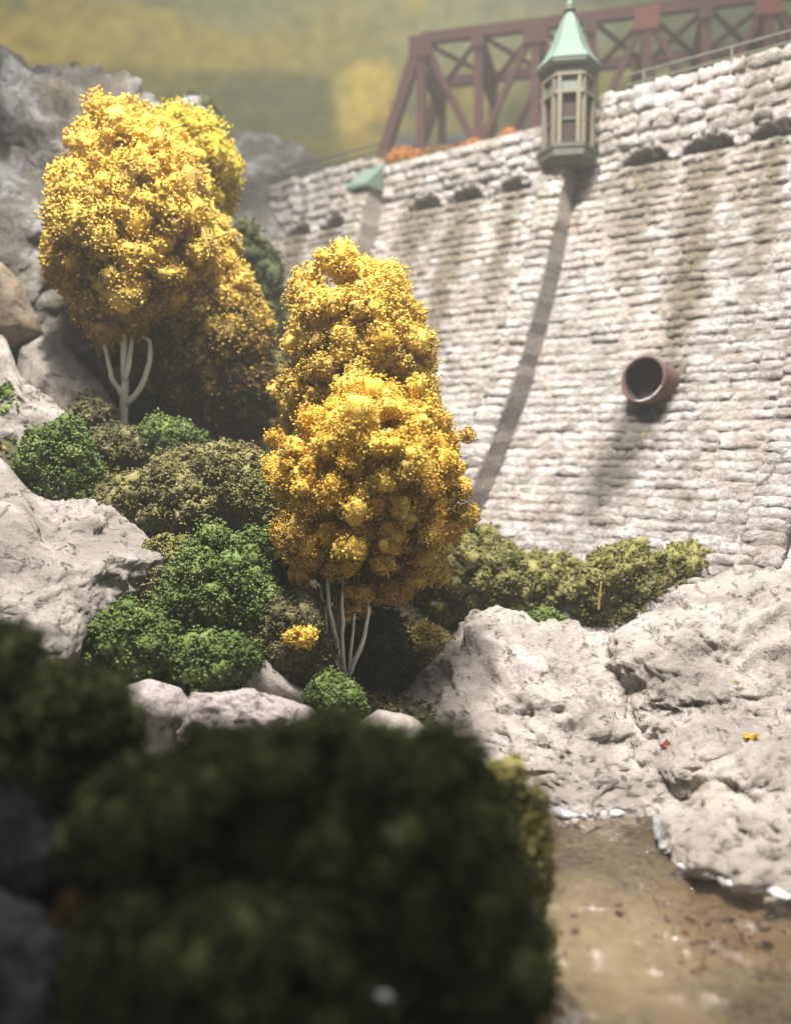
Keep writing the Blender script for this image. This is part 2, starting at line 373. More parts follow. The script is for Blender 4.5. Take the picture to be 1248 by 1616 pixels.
vq = np.array([p.vertices[:] for p in variants[0].polygons])
# arc-length table of the face
zt = np.linspace(-1.4, ZP, 400); tt = np.array([tz(z) for z in zt]); al = np.concatenate([[0], np.cumsum(np.hypot(np.diff(zt), np.diff(tt)))])
stones = []; CH = 0.110
def frame(s, z, off, dz=0.0):
    e = 0.02
    tv = (NV*(tz(z+e)-tz(z-e))+Vector((0, 0, 2*e))).normalized() if z < ZP-.01 else Vector((0, 0, 1))
    x = -L_; n = x.cross(tv).normalized()
    if n.dot(NV) < 0: n = -n
    return fp(s, tz(z)+off if z < ZP else tz(ZP)+.02+off, z), x, tv, n
def add_stone(s, z, ln, h, dep, off=-0.012, zr=0.0):
    p, x, y, n = frame(s, z, off)
    R = Matrix((x, y, n)).transposed() @ Matrix.Rotation(random.gauss(0, .045)+zr, 3, 'Z') @ Matrix.Rotation(random.gauss(.05, .10), 3, 'X') @ Matrix.Rotation(random.gauss(0, .05), 3, 'Y')
    M = Matrix.Translation(p) @ R.to_4x4() @ Matrix.Diagonal((ln, h, dep, 1))
    stones.append((M, random.randrange(14), p, ln, h))
u = 0.05
while u < al[-1]-0.02:
    z = float(np.interp(u, al, zt)); ch = CH*random.uniform(.90, 1.10)
    for bay in range(-1, 4):
        lo = PIL[bay]+PHW if bay >= 0 else S0
        hi = PIL[bay+1]-PHW if bay < 3 else S1
        s = lo+random.uniform(-.02, .05)
        while s < hi-.05:
            ln = random.choice((random.uniform(.09, .18), random.uniform(.15, .27), random.uniform(.20, .38)))
            if s+ln > hi-.07: ln = hi-s
            sc = s+ln/2
            if not in_arch(sc, z, .07) and not any(in_arch(s+ln*q_, z, .0) for q_ in (.12, .88)):
                add_stone(sc, z+random.gauss(0, .006), ln*1.03, ch*random.uniform(.84, 1.06), random.uniform(.026, .06))
            s += ln
    for bi, sc in enumerate(PIL):                         # face of each buttress
        if z > (3.15 if bi != 2 else 3.35): continue
        hw = PHW*(1+0.10*max(0, 1.5-z)/3)*.97; s = -hw
        while s < hw-.05:
            ln = random.uniform(.16, .34)
            if s+ln > hw-.09: ln = hw-s
            add_stone(sc+s+ln/2, z+random.gauss(0, .008), ln*.98, ch*random.uniform(.95, 1.1), random.uniform(.03, .065), PPR*(1+.07*max(0, 2.6-z))-.008)
            s += ln
    u += ch
for a0 in ARCH:                                          # small stones round every vent
    if -2.9 < a0 < 6:
        for k in range(7):
            an = math.radians(12+156*k/6); add_stone(a0-(AW+.035)*math.cos(an), AZ+(AH+.035)*math.sin(an), .105, .075, .05, .0, an-math.pi/2)
        for k in (-1, 0, 1): add_stone(a0+k*.17, AZ-.055, .18, .085, .06)
for bay in range(-1, 4):                                  # rough parapet over the arches
    lo = PIL[bay] if bay >= 0 else S0
    hi = PIL[bay+1] if bay < 3 else S1
    z = ZP+.055
    while z < top_z((lo+hi)/2)-.02:
        s = lo+random.uniform(-.1, 0); ch = random.uniform(.10, .145)
        last = z+ch*1.3 > top_z((lo+hi)/2)
        while s < hi:
            ln = random.uniform(.15, .34)
            add_stone(s+ln/2, z+random.gauss(0, .012)+(.012 if last else 0), ln*1.0, ch*random.uniform(1.0, 1.2), random.uniform(.03, .065), -.005)
            s += ln
        z += ch
def area(st):
    M, v, p, ln, h = st; x, y = px_of(p)
    if not (4 < x < PW-4 and 0 < y < 905): return 0
    if x < 690 and y > 400: return 0
    if x < 380: return 0
    return ln*h/(p.y**2)
stones.sort(key=area, reverse=True)
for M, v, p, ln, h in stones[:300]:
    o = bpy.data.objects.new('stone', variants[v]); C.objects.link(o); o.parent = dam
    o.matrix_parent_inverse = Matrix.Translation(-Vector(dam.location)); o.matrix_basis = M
VV = []; QQ = []; off = 0
for M, v, p, ln, h in stones[300:]:
    A = np.array(M); VV.append(vcos[v] @ A[:3, :3].T + A[:3, 3]); QQ.append(vq+off); off += len(vcos[v])
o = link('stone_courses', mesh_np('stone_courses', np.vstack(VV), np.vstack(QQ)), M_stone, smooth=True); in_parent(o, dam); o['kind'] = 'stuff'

# drain pipe, bedded in the face: a part of the dam
pc = fp(-1.44, tz(.60)-.17, .52); pd = Vector((-.70, -.70, .17)).normalized()
mb = MB(); n = 40; R1, R2 = .222, .202
x = pd.cross(Vector((0, 0, 1))).normalized(); y = x.cross(pd)
prof = [(R1, 0), (R1, .40), (R1*1.03, .42), (R1*1.03, .49), (R1*1.0, .505), (R2, .505), (R2*.98, .3), (R2*.98, .02)]
rings = [[mb.bm.verts.new(pc+pd*d+(x*math.cos(k*2*math.pi/n)+y*math.sin(k*2*math.pi/n))*r) for k in range(n)] for r, d in prof]
for a, b in zip(rings, rings[1:]):
    for k in range(n): mb.bm.faces.new((a[k], a[(k+1) % n], b[(k+1) % n], b[k]))
pipe = mb.build('drain_pipe', M_rust, dam, smooth=True); pipe['label'] = 'rust red round drain pipe jutting from the dam face'
mc_ = MB()                                               # rough mortar collar where the pipe enters the face
q0 = fp(-1.44, tz(.62), .62)
for k in range(15):
    a_ = k*2*math.pi/15; p_ = pc+pd*((q0-pc).dot(pd)+.02)+(x*math.cos(a_)+y*math.sin(a_))*(R1+.025); p_ += NV*(tz(p_.z)-(p_-O).dot(NV))*.9
    mc_.box(p_, (.045, .035, .05), Matrix.Rotation(a_*1.7, 3, 'Z') @ Matrix.Rotation(k, 3, 'X'))
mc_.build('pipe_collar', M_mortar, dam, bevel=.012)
mb = MB(); c_ = pc+pd*.30  # near-black liner and plug, painting shade into the bore
vs = [mb.bm.verts.new(c_+(x*math.cos(k*2*math.pi/n)+y*math.sin(k*2*math.pi/n))*R2*.975) for k in range(n)]
rr = [[mb.bm.verts.new(pc+pd*d+(x*math.cos(k*2*math.pi/n)+y*math.sin(k*2*math.pi/n))*R2*.972) for k in range(n)] for d in (.30, .47)]
for k in range(n): mb.bm.faces.new((rr[0][k], rr[0][(k+1) % n], rr[1][(k+1) % n], rr[1][k]))
mb.bm.faces.new(vs)
mb.build('bore_shade', M_boredark, dam, smooth=False)
mb = MB()                                                 # painted highlight: a pale bead along the lower lip
arc = [pc+pd*.512+(x*math.cos(a)+y*math.sin(a))*(R1+R2)/2 for a in np.linspace(math.radians(200), math.radians(285), 12)]
mb.tube(arc, [.003, .007, .011, .013, .012, .010, .013, .014, .011, .008, .006, .003], 6).build('lip_highlight', M_lip, dam, True)
mb = MB().box(pc+pd*.22-Vector((0, 0, .27)), (.13, .13, .10), Matrix((x, pd, y)).transposed()).build('pipe_bracket', M_boredark, dam, bevel=.01)

# ------------------------------------------------------------------ copper-roofed turret on the middle buttress
tc = fp(0.0, tz(3.2)+.30, 0); TK = .855; cx, cy = tc.x, tc.y; faz = math.atan2(-.98, -.16)   # one flat faces this way
rz = faz+math.pi/6
tur = empty('turret', (cx, cy, 3.13), 'small hexagonal gatehouse turret with pale green pointed copper roof on the dam', 'turret')
MB().hexa((cx, cy), rz, [(.24, 3.10), (.31, 3.17), (.345, 3.19), (.345, 3.27), (.36, 3.29), (.36, 3.335), (.30, 3.35)]).build('base', M_green, tur)
MB().hexa((cx, cy), rz, [(.235, 3.33), (.235, 4.28)]).build('core', M_glass, tur)
cor = [(cx+.295*math.cos(rz+k*math.pi/3), cy+.295*math.sin(rz+k*math.pi/3)) for k in range(6)]
for k in range(6):
    a = cor[k]; b = cor[(k+1) % 6]
    A = Vector((*a, 0)); B = Vector((*b, 0)); dr = (B-A).normalized(); out = Vector((dr.y, -dr.x, 0))
    for e, g in ((A, 1), (B, -1)):                        # paired posts at every corner
        p = e+dr*g*.042+out*.004
        MB().bar(p+Vector((0, 0, 3.345)), p+Vector((0, 0, 3.97)), .050, .050, up=dr).build('post', M_beige, tur, bevel=.004)
    wn = MB().bar(A+dr*.07-out*.025+Vector((0, 0, 3.66)), B-dr*.07-out*.025+Vector((0, 0, 3.66)), .03, .025).build('window', M_green, tur)
    mm = MB(); mid = (A+B)/2-out*.04
    mm.box(mid+Vector((0, 0, 3.65)), ((B-A).length/2-.07, .006, .29), Matrix((dr, out, Vector((0, 0, 1)))).transposed())
    pn = mm.build('pane', M_glass); pn.parent = wn
    for zc, hh, m_ in ((3.985, .035, M_beige), (4.20, .03, M_beige)):
        MB().bar(A+out*.006+Vector((0, 0, zc)), B+out*.006+Vector((0, 0, zc)), .05, hh*1.3).build('lintel', m_, tur, bevel=.003)
    MB().bar(A+dr*.04-out*.02+Vector((0, 0, 4.09)), B-dr*.04-out*.02+Vector((0, 0, 4.09)), .02, .17).build('panel', M_panel, tur)
    for e, g in ((A, 1), (B, -1)):
        p = e+dr*g*.035+out*.004
        MB().bar(p+Vector((0, 0, 4.0)), p+Vector((0, 0, 4.19)), .04, .04, up=dr).build('short_post', M_beige, tur)
MB().hexa((cx, cy), rz, [(.30, 4.225), (.33, 4.30), (.355, 4.31), (.375, 4.345), (.375, 4.40), (.30, 4.41)]).build('eaves', M_green, tur)
MB().hexa((cx, cy), rz, [(.385, 4.385), (.383, 4.405), (.30, 4.50), (.235, 4.62), (.17, 4.79), (.105, 4.965), (.055, 5.07), (.04, 5.09)]).build('roof', M_copper, tur)
fin = MB().hexa((cx, cy), rz, [(.035, 5.08), (.072, 5.10), (.075, 5.125), (.03, 5.14), (.028, 5.15)], 16); fin.build('finial_ring', M_green, tur, True)
MB().hexa((cx, cy), rz, [(.02, 5.13), (.042, 5.155), (.048, 5.18), (.04, 5.205), (.02, 5.225), (.006, 5.26)], 16).build('finial', M_copper, tur, True)

for ch in list(tur.children): ch.scale = (.95, .95, TK); ch.location = (0, 0, 0); ch.matrix_parent_inverse = Matrix.Translation(-Vector(tur.location)); ch.location = (cx*.05, cy*.05, 3.08-3.10*TK)

# ------------------------------------------------------------------ railings on the dam crest
def railing(s0, s1, label, t, zb, hgt, step):
    r = empty('railing', fp((s0+s1)/2, t, zb), label, 'railing', 'pipe railings along the dam crest')
    for f in (.52, 1.0): MB().tube([fp(s0, t, zb+hgt*f), fp(s1, t, zb+hgt*f)], .016, 6).build('rail', M_rail, r)
    s = s0+.15
    while s < s1: MB().tube([fp(s, t, zb-.15), fp(s, t, zb+hgt+.015)], .017, 6).build('post', M_rail, r); s += step
railing(-4.6, -0.45, 'olive pipe railing along the crest right of the turret', -.06, 3.95, .23, .95)
railing(3.1, 7.3, 'dark olive pipe railing along the crest at the far left end of the dam', -.02, 3.97, .20, .8)
MB().bar(fp(3.05, -.05, 3.97), fp(7.4, -.05, 3.97), .12, .09).build('coping', M_green, dam)

# ------------------------------------------------------------------ truss bridge behind the dam
BA = at(605, 262, 14.4); bdir = Vector((.967, -.255, 0)); bback = Vector((.255, .967, 0))
def bpt(px, z, near=True):                                # point of the near truss plane under a given column of the photograph
    k_ = (px-PW/2)/F; lo, hi = -3.0, 12.0
    for _ in range(40):
        m_ = (lo+hi)/2; p = BA+bdir*m_; p.z = z
        if (px_of(p)[0]-px) < 0: lo = m_
        else: hi = m_
    p = BA+bdir*lo; p.z = z
    return p if near else p+bback*1.7
zt_, zb_ = 6.66, 4.84
br = empty('truss_bridge', (BA.x+3, BA.y-.5, 4.7), 'dark red steel railway truss bridge passing behind the dam and turret', 'bridge')
tops = [665, 755, 845, 932, 1020, 1113, 1212, 1318, 1430, 1550]
W_ = .115
for near in (True, False):
    tp = [bpt(x_, zt_, near) for x_ in tops]; bt = [bpt(x_, zb_, near) for x_ in tops]; e0 = bpt(604, zb_, near)
    sfx = Vector((0, 0, 0))
    MB().bar(tp[0], tp[-1], .13, .17).build('top_chord', M_red, br)
    MB().bar(e0, bt[-1], .14, .20).build('bottom_chord', M_red, br)
    MB().bar(e0, tp[0], .20, .17).build('end_post', M_red, br)
    for i in range(len(tops)):
        MB().bar(bt[i], tp[i], W_ if i % 2 else .15, .14, up=bdir).build('post', M_red, br)
        MB().bar(tp[i]-bback*.09+Vector((0, 0, -.14))-bdir*(.19 if i % 2 == 0 else .10), tp[i]-bback*.09+Vector((0, 0, -.14))+bdir*(.19 if i % 2 == 0 else .10), .03, .34 if i % 2 == 0 else .24).build('gusset_plate', M_redb if (near and i in (4, 6)) else M_red, br)
        if i+1 < len(tops):
            a, b = (tp[i], bt[i+1]) if i % 2 == 0 else (bt[i], tp[i+1])
            MB().bar(a, b, .11, .10).build('diagonal', M_red, br)
    if near:
        NT, NB = tp, bt
    else:
        FT, FB = tp, bt
for i in range(len(tops)):
    MB().bar(NT[i], FT[i], .12, .14).build('top_strut', M_red, br)
    a = NT[i]-Vector((0, 0, .48)); b = FT[i]-Vector((0, 0, .48))
    MB().bar(a, b, .10, .12).build('sway_strut', M_red, br)
    MB().bar(NT[i], b, .05, .05).bar(FT[i], a, .05, .05).build('sway_brace', M_red, br)
    MB().bar(NB[i], FB[i], .14, .22).build('floor_beam', M_red, br)
    if i+1 < len(tops):
        MB().bar(NT[i]-Vector((0, 0, .02)), FT[i+1]-Vector((0, 0, .02)), .06, .06).build('top_brace', M_red, br)
        MB().bar(FT[i]-Vector((0, 0, .09)), NT[i+1]-Vector((0, 0, .09)), .06, .06).build('top_brace', M_red, br)
for q_ in (.3, .7):
    MB().bar(NB[0]+bback*1.7*q_-bdir, NB[-1]+bback*1.7*q_, .10, .2).build('stringer', M_red, br)
e = bpt(604, zb_); MB().box(e+bback*.85-Vector((0, 0, .75)), (.3, 1.2, .65), Matrix((bdir, bback, Vector((0, 0, 1)))).transposed()).build('abutment', M_deck, br)

# ------------------------------------------------------------------ rocks and foliage from outlines that have real depth
def radial(poly):
    P = np.array(poly, float); c = P.mean(0); a = np.arctan2(-(P[:, 1]-c[1]), P[:, 0]-c[0]); 
    th = np.linspace(-math.pi, math.pi, 361)
    r = np.zeros(361)
    for i, t in enumerate(th):                            # ray against the outline
        d = np.array([math.cos(t), -math.sin(t)]); best = 0
        for k in range(len(P)):
            p, q = P[k]-c, P[(k+1) % len(P)]-c; e_ = q-p; den = d[0]*e_[1]-d[1]*e_[0]
            if abs(den) < 1e-9: continue
            rr_ = (p[0]*e_[1]-p[1]*e_[0])/den; ww = (p[0]*d[1]-p[1]*d[0])/den
            if rr_ > 0 and -1e-6 <= ww <= 1+1e-6: best = max(best, rr_)
        r[i] = best
    return c, th, r
def blob_points(poly, D, bulge, dirs, tilt=0.0, power=1.0, soft=2):
    """unit directions (right, up, toward the eye) -> points; depth D at the outline centre, leaning back by tilt"""
    c, th, r = radial(poly)
    for _ in range(soft): r[1:-1] = (r[:-2]+r[1:-1]*2+r[2:])/4
    a, b, cc = dirs[:, 0], dirs[:, 1], dirs[:, 2]
    rho = np.sqrt(a*a+b*b); ang = np.arctan2(b, a); R = np.interp(ang, th, r)
    x = c[0]+R*np.cos(ang)*rho**power; y = c[1]-R*np.sin(ang)*rho**power
    Dm = D*(1+tilt*(c[1]-y)/F)
    Y = Dm-bulge*cc
    Yr = Dm                                               # laid out at its own distance, then given thickness
    cp, sp = math.cos(PITCH), math.sin(PITCH)
    u = (x-PW/2)/F; v = (PH/2-y)/F
    f1 = cp+v*sp; X = u/f1*Yr; Z = (v*cp-sp)/f1*Yr
    # thickness runs along the line of sight of the centre, so the outline stays where it is
    uc = (c[0]-PW/2)/F; vc = (PH/2-c[1])/F
    return np.stack([X-uc*bulge*cc, Y, Z-((vc*cp-sp)/(cp+vc*sp))*bulge*cc], 1)
ICO = {}
def ico(n):
    if n not in ICO:
        bm = bmesh.new(); bmesh.ops.create_icosphere(bm, subdivisions=n, radius=1)
        ICO[n] = (np.array([v.co[:] for v in bm.verts]), np.array([[v.index for v in f.verts] for f in bm.faces])); bm.free()
    return ICO[n]
def rock(poly, D, bulge, m, label, tilt=0.0, sub=6, amp=.10, scale=1.4, seed=0, power=.8, cat='rock', group=None, name='rock', ridge=.5, squash=.75):
    d, T = ico(sub); P = blob_points(poly, D, bulge, d, tilt, power)
    ctr = P.mean(0); out = (P-ctr); out /= np.linalg.norm(out, axis=1)[:, None]+1e-9
    so = Vector((seed*7.3, seed*3.1, seed*1.7)); h = np.empty(len(P))
    front = np.clip(np.abs(d[:, 2])*1.6+.25, 0, 1)
    for i, p in enumerate(P):
        v = Vector(p)*scale+so
        a = noise.fractal(v, .9, 2.1, 5)
        b = 1-abs(noise.noise(v*1.3+Vector((3, 1, 2))))*2.2
        c = noise.fractal(v*5.0, .8, 2.0, 3)
        f = noise.cell(Vector((v.x*1.6+.5*a, v.y*1.6, v.z*1.9+.6*a)))
        h[i] = a*.75+ridge*max(0, b)*.55+c*.16+(f-.5)*.16*ridge
    h2 = np.array([noise.fractal(Vector(p)*scale*3.1+so, .55, 2.2, 5)+.5*max(0, noise.noise(Vector(p)*scale*2.3-so)-.12) for p in P])
    P = P+out*(h*amp*front+h2*amp*.34*front)[:, None]
    zb = P[:, 2].min(); base = Vector((ctr[0], ctr[1], zb))
    me = mesh_np(name, P-np.array(base), T); o = link(name, me, m, smooth=True); o.location = base
    return tag(o, label, cat, group)

TET_V = np.array([(1, 1, 1), (1, -1, -1), (-1, 1, -1), (-1, -1, 1)], float)*.8
TET_T = np.array([(0, 1, 2), (0, 3, 1), (0, 2, 3), (1, 3, 2)])
def crumbs(P, size, col, name):
    n = len(P); a = rng.normal(size=(n, 3, 3)); Qm, _ = np.linalg.qr(a)
    sc = size*rng.uniform(.55, 1.5, (n, 1, 3)); V = (TET_V[None]*rng.uniform(.6, 1.25, (n, 4, 1)))*sc
    V = np.einsum('nij,nkj->nki', Qm, V)+P[:, None, :]
    T = TET_T[None]+(np.arange(n)*4)[:, None, None]
    return V.reshape(-1, 3), T.reshape(-1, 3), np.repeat(col, 4, axis=0)
def pads(Pc, cr, col):                                    # the soft lump each clump of crumbs sits on
    d, T = ico(2); n = len(Pc); m = len(d)
    j = 1+.9*(rng.random((n, m, 1))-.5)
    V = Pc[:, None]+d[None]*j*(cr[:, None, None]*.62)*rng.uniform(.8, 1.2, (n, 1, 3))
    return V.reshape(-1, 3), (T[None]+(np.arange(n)*m)[:, None, None]).reshape(-1, 3), np.repeat(col, m, axis=0)*(1+.25*(rng.random((n*m, 1))-.5))
def shades(n, palette):
    pal = np.array([p[:3] for p in palette]); wts = np.array([p[3] for p in palette]); wts = wts/wts.sum()
    return pal[rng.choice(len(pal), n, p=wts)]
def foliage(poly, D, bulge, palette, n=9000, size=.016, clump=.09, nclump=None, inner=.62, tilt=0.0, grad=None, rough=.10, ragged=1.0, power=1.0):
    """clumps spread over and just inside the outline's volume, each a cluster of small crumbs of foam"""
    clump = clump*1.3; d = rng.normal(size=(4000, 3)); d /= np.linalg.norm(d, axis=1)[:, None]
    full = blob_points(poly, D, bulge, d, tilt, power); ctr = full.mean(0)
    ext = full.max(0)-full.min(0); surf = (ext[0]+ext[2])*ext[1:].mean()*2.0
    size = size*.70; n = int(n*1.9)
    if nclump is None: nclump = int(np.clip(surf/(clump**2)*1.15, 24, 420))
    dd = rng.normal(size=(nclump, 3)); dd[:, 2] = np.where(rng.random(nclump) < .72, np.abs(dd[:, 2]), dd[:, 2]); dd /= np.linalg.norm(dd, axis=1)[:, None]
    Pc = blob_points(poly, D, bulge, dd, tilt, power)
    rad = rng.uniform(inner, 1.0, nclump)**.6
    lump = np.array([noise.noise(Vector(p)*(1.0/(clump*2.6)))+.5*noise.noise(Vector(p)*(1.0/(clump*1.1))) for p in Pc])
    cr = clump*rng.uniform(.45, 1.0, nclump)*np.where(rng.random(nclump) < .2, 1.45, 1)
    Pc = ctr+(Pc-ctr)*(rad+.03-.30*cr/max(.2, ext[[0, 2]].mean()/2)+lump*rough*ragged)[:, None]
    wk = cr**2; k = rng.choice(nclump, n, p=wk/wk.sum())
    e = rng.normal(size=(n, 3)); e /= np.linalg.norm(e, axis=1)[:, None]
    # wispy ends: each clump throws a few fingers outward
    fing = np.array([noise.noise(Vector(v)*2.2+Vector((float(q_)*3.7, 0, 0))) for v, q_ in zip(e, k)])
    P = Pc[k]+e*cr[k][:, None]*(.62+.30*rng.random(n)+np.clip(fing, -.2, .5)*.5)[:, None]
    cc = shades(nclump, palette)
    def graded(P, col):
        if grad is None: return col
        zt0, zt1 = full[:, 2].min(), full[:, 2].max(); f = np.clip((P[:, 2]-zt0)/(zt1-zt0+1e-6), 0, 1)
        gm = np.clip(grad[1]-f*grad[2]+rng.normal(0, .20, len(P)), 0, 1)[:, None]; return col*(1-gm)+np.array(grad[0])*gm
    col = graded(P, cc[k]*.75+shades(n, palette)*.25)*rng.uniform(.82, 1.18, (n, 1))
    V, T, Cc = crumbs(P, size, col, '')
    V2, T2, C2 = pads(Pc, cr, graded(Pc, cc))
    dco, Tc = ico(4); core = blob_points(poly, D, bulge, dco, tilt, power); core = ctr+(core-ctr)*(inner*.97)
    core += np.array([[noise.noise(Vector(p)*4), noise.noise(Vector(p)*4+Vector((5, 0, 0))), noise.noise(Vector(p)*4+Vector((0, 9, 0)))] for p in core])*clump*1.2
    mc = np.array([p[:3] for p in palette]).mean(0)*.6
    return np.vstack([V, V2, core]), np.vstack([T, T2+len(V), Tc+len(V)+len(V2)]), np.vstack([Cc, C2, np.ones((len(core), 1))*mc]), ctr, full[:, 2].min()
ctrl = []                                                 # ground control points, filled by whatever stands on it
GREEN = [(.115, .165, .045, 3), (.165, .225, .065, 3), (.08, .115, .03, 2), (.22, .27, .09, 1)]
OLIVE = [(.20, .18, .07, 3), (.26, .235, .10, 3), (.14, .13, .05, 2), (.28, .26, .12, 1)]
MOSS = [(.19, .18, .06, 3), (.25, .235, .085, 3), (.13, .13, .04, 2)]
DULL = [(.17, .155, .07, 3), (.22, .20, .095, 2), (.09, .09, .04, 2)]
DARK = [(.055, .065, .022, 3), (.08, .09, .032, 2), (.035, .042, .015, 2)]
YEL = [(.84, .56, .085, 5), (.90, .64, .13, 4), (.72, .46, .08, 2), (.46, .30, .07, 1)]
YELO = [(.92, .58, .085, 5), (.95, .67, .13, 4), (.80, .48, .08, 2), (.52, .33, .07, 1)]
YELG = [(.55, .42, .04, 4), (.66, .50, .06, 3), (.36, .30, .04, 2), (.24, .20, .04, 1)]
def ell(cx, cy, rx, ry, n=13, jag=.20, seed=0):
    r = random.Random(seed+int(cx*7+cy)); return [(cx+rx*math.cos(a)*(1+r.uniform(-jag, jag)), cy-ry*math.sin(a)*(1+r.uniform(-jag, jag))) for a in [k*2*math.pi/n for k in range(n)]]
def bush(poly, D, pal, label, bulge=None, n=5000, size=.017, clump=.075, ground=True, group=None, name='bush', cat='bush', **kw):
    mx_, my_ = sum(p[0] for p in poly)/len(poly), sum(p[1] for p in poly)/len(poly)
    if cat == 'bush' and n > 1600: poly = [(mx_+(p[0]-mx_)*1.07, my_+(p[1]-my_)*1.07) for p in poly]; n = int(n*1.1)
    xs = [p[0] for p in poly]; ys = [p[1] for p in poly]; wpx = max(xs)-min(xs); hpx = max(ys)-min(ys)
    if bulge is None: bulge = .42*min(wpx, hpx*1.3)/F*D
    V, T, Cc, ctr, zb = foliage(poly, D, bulge, pal, n, size, clump, **kw)
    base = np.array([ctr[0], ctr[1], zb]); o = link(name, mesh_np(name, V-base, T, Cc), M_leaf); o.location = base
    if ground: ctrl.append((base[0], base[1], base[2]+.10*hpx/F*D))
    return tag(o, label, cat, group)

# --- left cliffs and rocks
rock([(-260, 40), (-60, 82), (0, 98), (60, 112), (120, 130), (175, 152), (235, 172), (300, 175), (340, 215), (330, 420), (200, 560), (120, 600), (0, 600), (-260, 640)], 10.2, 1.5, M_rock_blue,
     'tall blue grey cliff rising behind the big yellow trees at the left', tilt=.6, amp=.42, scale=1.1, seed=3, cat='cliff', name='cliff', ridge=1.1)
rock([(300, 190), (360, 205), (420, 212), (470, 228), (508, 255), (520, 300), (480, 400), (380, 470), (300, 470), (260, 330)], 13.6, .8, M_rock_blue,
     'low grey ridge of rock where the far end of the dam meets the hillside', tilt=.4, amp=.22, scale=1.4, seed=5, cat='cliff', name='ridge', sub=5)
rock([(-90, 400), (0, 412), (30, 440), (62, 505), (70, 530), (30, 560), (-90, 570)], 7.7, .35, M_rock_brown, 'smooth dark brown rock at the left edge below the cliff', amp=.05, seed=8, sub=5)
rock([(28, 548), (60, 530), (98, 520), (125, 560), (165, 612), (195, 668), (170, 700), (120, 690), (70, 650), (30, 600)], 7.4, .35, M_rock_left, 'tilted pinkish rock slab left of the white forked trunk', tilt=.4, amp=.08, seed=9, sub=5, ridge=.7)
rock([(-60, 520), (10, 530), (30, 590), (90, 640), (140, 680), (120, 720), (60, 735), (-60, 745)], 7.1, .35, M_rock_left, 'broken pale rock at the left edge under the tilted slab', tilt=.4, amp=.12, seed=11, sub=5, ridge=.9)
rock([(-160, 700), (0, 722), (50, 780), (110, 795), (165, 800), (225, 840), (262, 880), (210, 930), (150, 985), (112, 1052), (60, 1070), (-160, 1100)], 5.7, .6, M_rock_left,
     'large sloping weathered rock face at the left edge between the green bushes', tilt=1.2, amp=.16, scale=1.6, seed=12, ridge=.9)
rock([(160, 1115), (185, 1086), (235, 1076), (285, 1086), (310, 1130), (300, 1220), (200, 1240), (150, 1180)], 4.7, .30, M_rock_mauve, 'small rounded grey boulder, left one of the pair below the big green bush', amp=.05, scale=2.2, seed=14, sub=5, ridge=.4)
rock([(275, 1120), (310, 1098), (350, 1098), (400, 1088), (450, 1100), (492, 1118), (512, 1150), (490, 1220), (380, 1240), (285, 1220)], 4.65, .32, M_rock_mauve, 'long rounded mauve boulder right of the small one below the big green bush', amp=.07, scale=2.2, seed=15, sub=6, ridge=.6)
rock([(380, 1050), (420, 1040), (450, 1070), (500, 1100), (480, 1125), (420, 1115), (385, 1090)], 5.0, .15, M_rock_left, 'small pinkish stone between the green bush and the long mauve boulder', amp=.04, scale=3, seed=16, sub=4)
rock([(568, 1140), (600, 1120), (650, 1130), (690, 1165), (650, 1200), (580, 1190)], 4.5, .15, M_rock_tan, 'small tan stone at the foot of the big pale rock, above the dark bush', amp=.04, scale=3, seed=17, sub=4)
# --- right rocks
rock([(590, 1135), (640, 1090), (690, 1040), (735, 992), (790, 972), (835, 985), (900, 992), (950, 1012), (1010, 1008), (1060, 1030), (1110, 1090), (1140, 1200), (1120, 1290), (1040, 1340), (985, 1350), (920, 1340), (830, 1330), (740, 1290), (640, 1220)], 5.45, .46, M_rock,
     'big pale pitted rock beside the front yellow tree, down to the pool edge', tilt=1.0, amp=.15, scale=1.7, seed=21, sub=7, ridge=.75, power=.75)
rock([(975, 1010), (1010, 975), (1050, 948), (1110, 915), (1160, 902), (1200, 880), (1260, 858), (1400, 830), (1450, 1000), (1400, 1280), (1260, 1300), (1160, 1290), (1060, 1240), (1000, 1120), (960, 1050)], 5.6, .50, M_rock,
     'large smooth grey rock slab at the right edge below the dam', tilt=1.0, amp=.18, scale=1.15, seed=24, sub=7, ridge=.8, power=.75)
rock([(1055, 1330), (1075, 1280), (1105, 1215), (1150, 1190), (1175, 1130), (1260, 1060), (1380, 1080), (1440, 1300), (1380, 1440), (1240, 1430), (1150, 1410), (1075, 1380)], 4.75, .66, M_rock_tan,
     'smooth cream boulder at the right edge standing in the pool', tilt=1.3, amp=.17, scale=1.5, seed=29, sub=6, ridge=.8)

rock([(955, 1020), (1010, 990), (1070, 1010), (1130, 1080), (1180, 1170), (1180, 1340), (1060, 1350), (1000, 1290), (960, 1150)], 5.28, .40, M_rock,
     'weathered grey ridge joining the big pale rock to the right slab', tilt=1.0, amp=.13, scale=1.8, seed=25, sub=6, ridge=.7)
